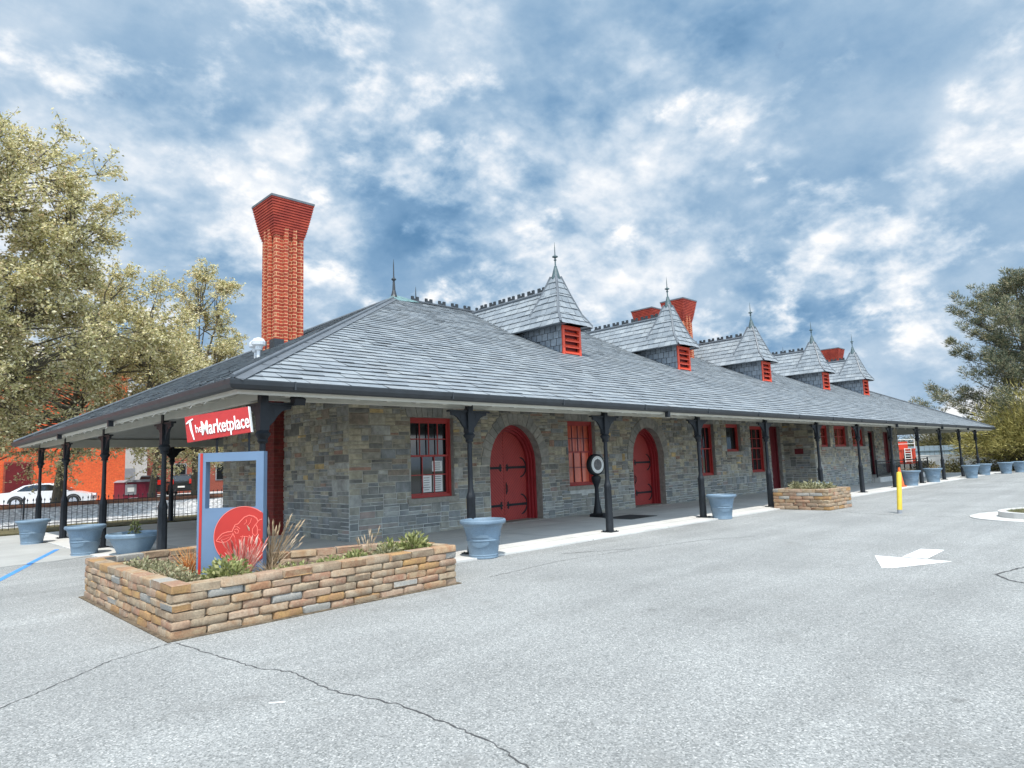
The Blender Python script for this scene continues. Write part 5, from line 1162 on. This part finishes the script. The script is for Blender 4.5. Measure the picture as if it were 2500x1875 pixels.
twig_tree(53.0, -1.6, 6.6, 5.0, 620, 'yellow green bushy tree overhanging the far pots')
twig_tree(58.0, -5.6, 7.5, 4.6, 420, 'second yellow green bushy tree cut by the right picture edge', seed=9)
twig_tree(76, 19, 5.6, 6, 520, 'olive bushy tree beyond the far canopy, left one', 'dark_leaf', 6, 'olive trees beyond the far canopy', 'bushy_tree')
twig_tree(80, 10, 5.0, 7, 520, 'olive bushy tree beyond the far canopy, middle one', 'dark_leaf', 7, 'olive trees beyond the far canopy', 'bushy_tree')
twig_tree(84, 27, 7.2, 8, 420, 'tallest olive bushy tree far behind the red wagon', 'dark_leaf', 8, 'olive trees beyond the far canopy', 'bushy_tree')
def hedge(x, y, r, h, label, seed):
    rr = random.Random(seed); o = empty('hedge_shrub', (x, y, 0), 0, label, 'shrub', 'dark shrubs along the far kerb'); m = MB(); s = MB()
    for k in range(8): d = scatter_dir(); s.tube([(0, 0, 0), (d.x*r*.6, d.y*r*.6, h*.7)], [.03, .01], 4)
    s.build('stems', 'bark', o)
    for k in range(1100):
        d = scatter_dir(); d.z = abs(d.z); q = rr.random()**.4*rr.uniform(.75, 1.1); leaf(m, Vector((d.x*r*q, d.y*r*q, d.z*h*q)), d+scatter_dir(), rr.uniform(.1, .22), .07)
    m.build('foliage', 'dark_leaf', o)
for k, (x, y, l) in enumerate(((49.5, 4.6, 'dark shrub nearest the railing end'), (50.3, 2.9, 'dark shrub between the last canopy posts'), (51.0, 1.2, 'dark shrub just right of the last canopy post'), (51.2, -.4, 'dark shrub behind the half hidden pot'), (51.3, -2.0, 'dark shrub at the trunk of the yellow green tree'), (51.5, -3.8, 'dark shrub at the right picture edge'))):
    hedge(x, y, 1.0, .95, l, 30+k)
# red wagon with ladder, blue fence and white wall beyond the canopy
wg = empty('rail_wagon', (55.2, 7.9, 0), R(15), 'bright red rail wagon with a ladder seen past the far stone corner', 'rail wagon')
m = MB(); m.box(-2.6, 2.6, -1.2, 1.2, .75, 1.75); m.box(-2.7, 2.7, -1.3, 1.3, .62, .75); m.box(-2.65, 2.65, -1.25, 1.25, 1.75, 1.86); m.box(-1.9, 1, -.7, .9, 1.86, 2.45)
for y in (-1.1, -.3, .5, 1.1): m.box(-2.66, -2.6, y-.05, y+.05, .75, 1.75)
m.build('wagon_body', 'engine_red', wg)
m = MB()
for y in (-.9, -.45): m.tube([(-2.72, y, .7), (-2.72, y, 1.9)], .035, 6)
for k in range(6): m.tube([(-2.72, -.9, .85+k*.2), (-2.72, -.45, .85+k*.2)], .024, 6)
m.build('ladder', 'white', wg); m = MB()
for x in (-2.6, -1.2, 1.2, 2.6):
    for y in (-1.2, 1.2): m.tube([(x, y, 1.86), (x, y, 2.6)], .03, 6)
for y in (-1.2, 1.2): m.tube([(-2.6, y, 2.6), (2.6, y, 2.6)], .03, 6); m.tube([(-2.6, y, 2.25), (2.6, y, 2.25)], .025, 6)
m.tube([(-2.6, -1.2, 2.6), (-2.6, 1.2, 2.6)], .03, 6); m.tube([(-2.6, -1.2, 2.25), (-2.6, 1.2, 2.25)], .025, 6); m.build('roof_rail', 'white', wg)
for x in (-1.7, 1.7):
    for s in (-1, 1): m = MB(); q = MB(); q.lathe([(.36, -.06), (.38, 0), (.36, .06)], 20); TT = Matrix.Translation((x, s*.75, .38)) @ Matrix.Rotation(R(90), 4, 'X'); m.add([TT @ Vector(v) for v in q.v], q.f); m.build('wheel', 'iron', wg)
for s in (-.55, .55): m = MB(); m.box(-2.64, -2.6, s-.25, s+.25, 1.05, 1.5); m.build('window', 'glass_dark', wg)
bf = empty('board_fence', (66, 6, 0), R(97), 'blue grey board fence in the distance between the canopy posts', 'fence')
m = MB()
for k in range(75): m.box(-15+k*.4, -15+k*.4+.37, -.03, .03, .1, 2.1+rnd.uniform(-.02, .02))
m.build('fence_boards', 'fence_blue', bf); m = MB(); m.box(-15, 15, .03, .1, .5, .6); m.box(-15, 15, .03, .1, 1.6, 1.7); m.build('fence_rails', 'fence_blue', bf)
lw_ = empty('low_wall', (61, 7.0, 0), R(97), 'low pale wall behind the far shrubs', 'wall'); m = MB(); m.box(-6, 4.5, -.12, .12, 0, 1.15); m.build('wall_body', 'white', lw_); m = MB(); m.box(-6.05, 4.55, -.16, .16, 1.15, 1.23); m.build('coping', 'white', lw_)
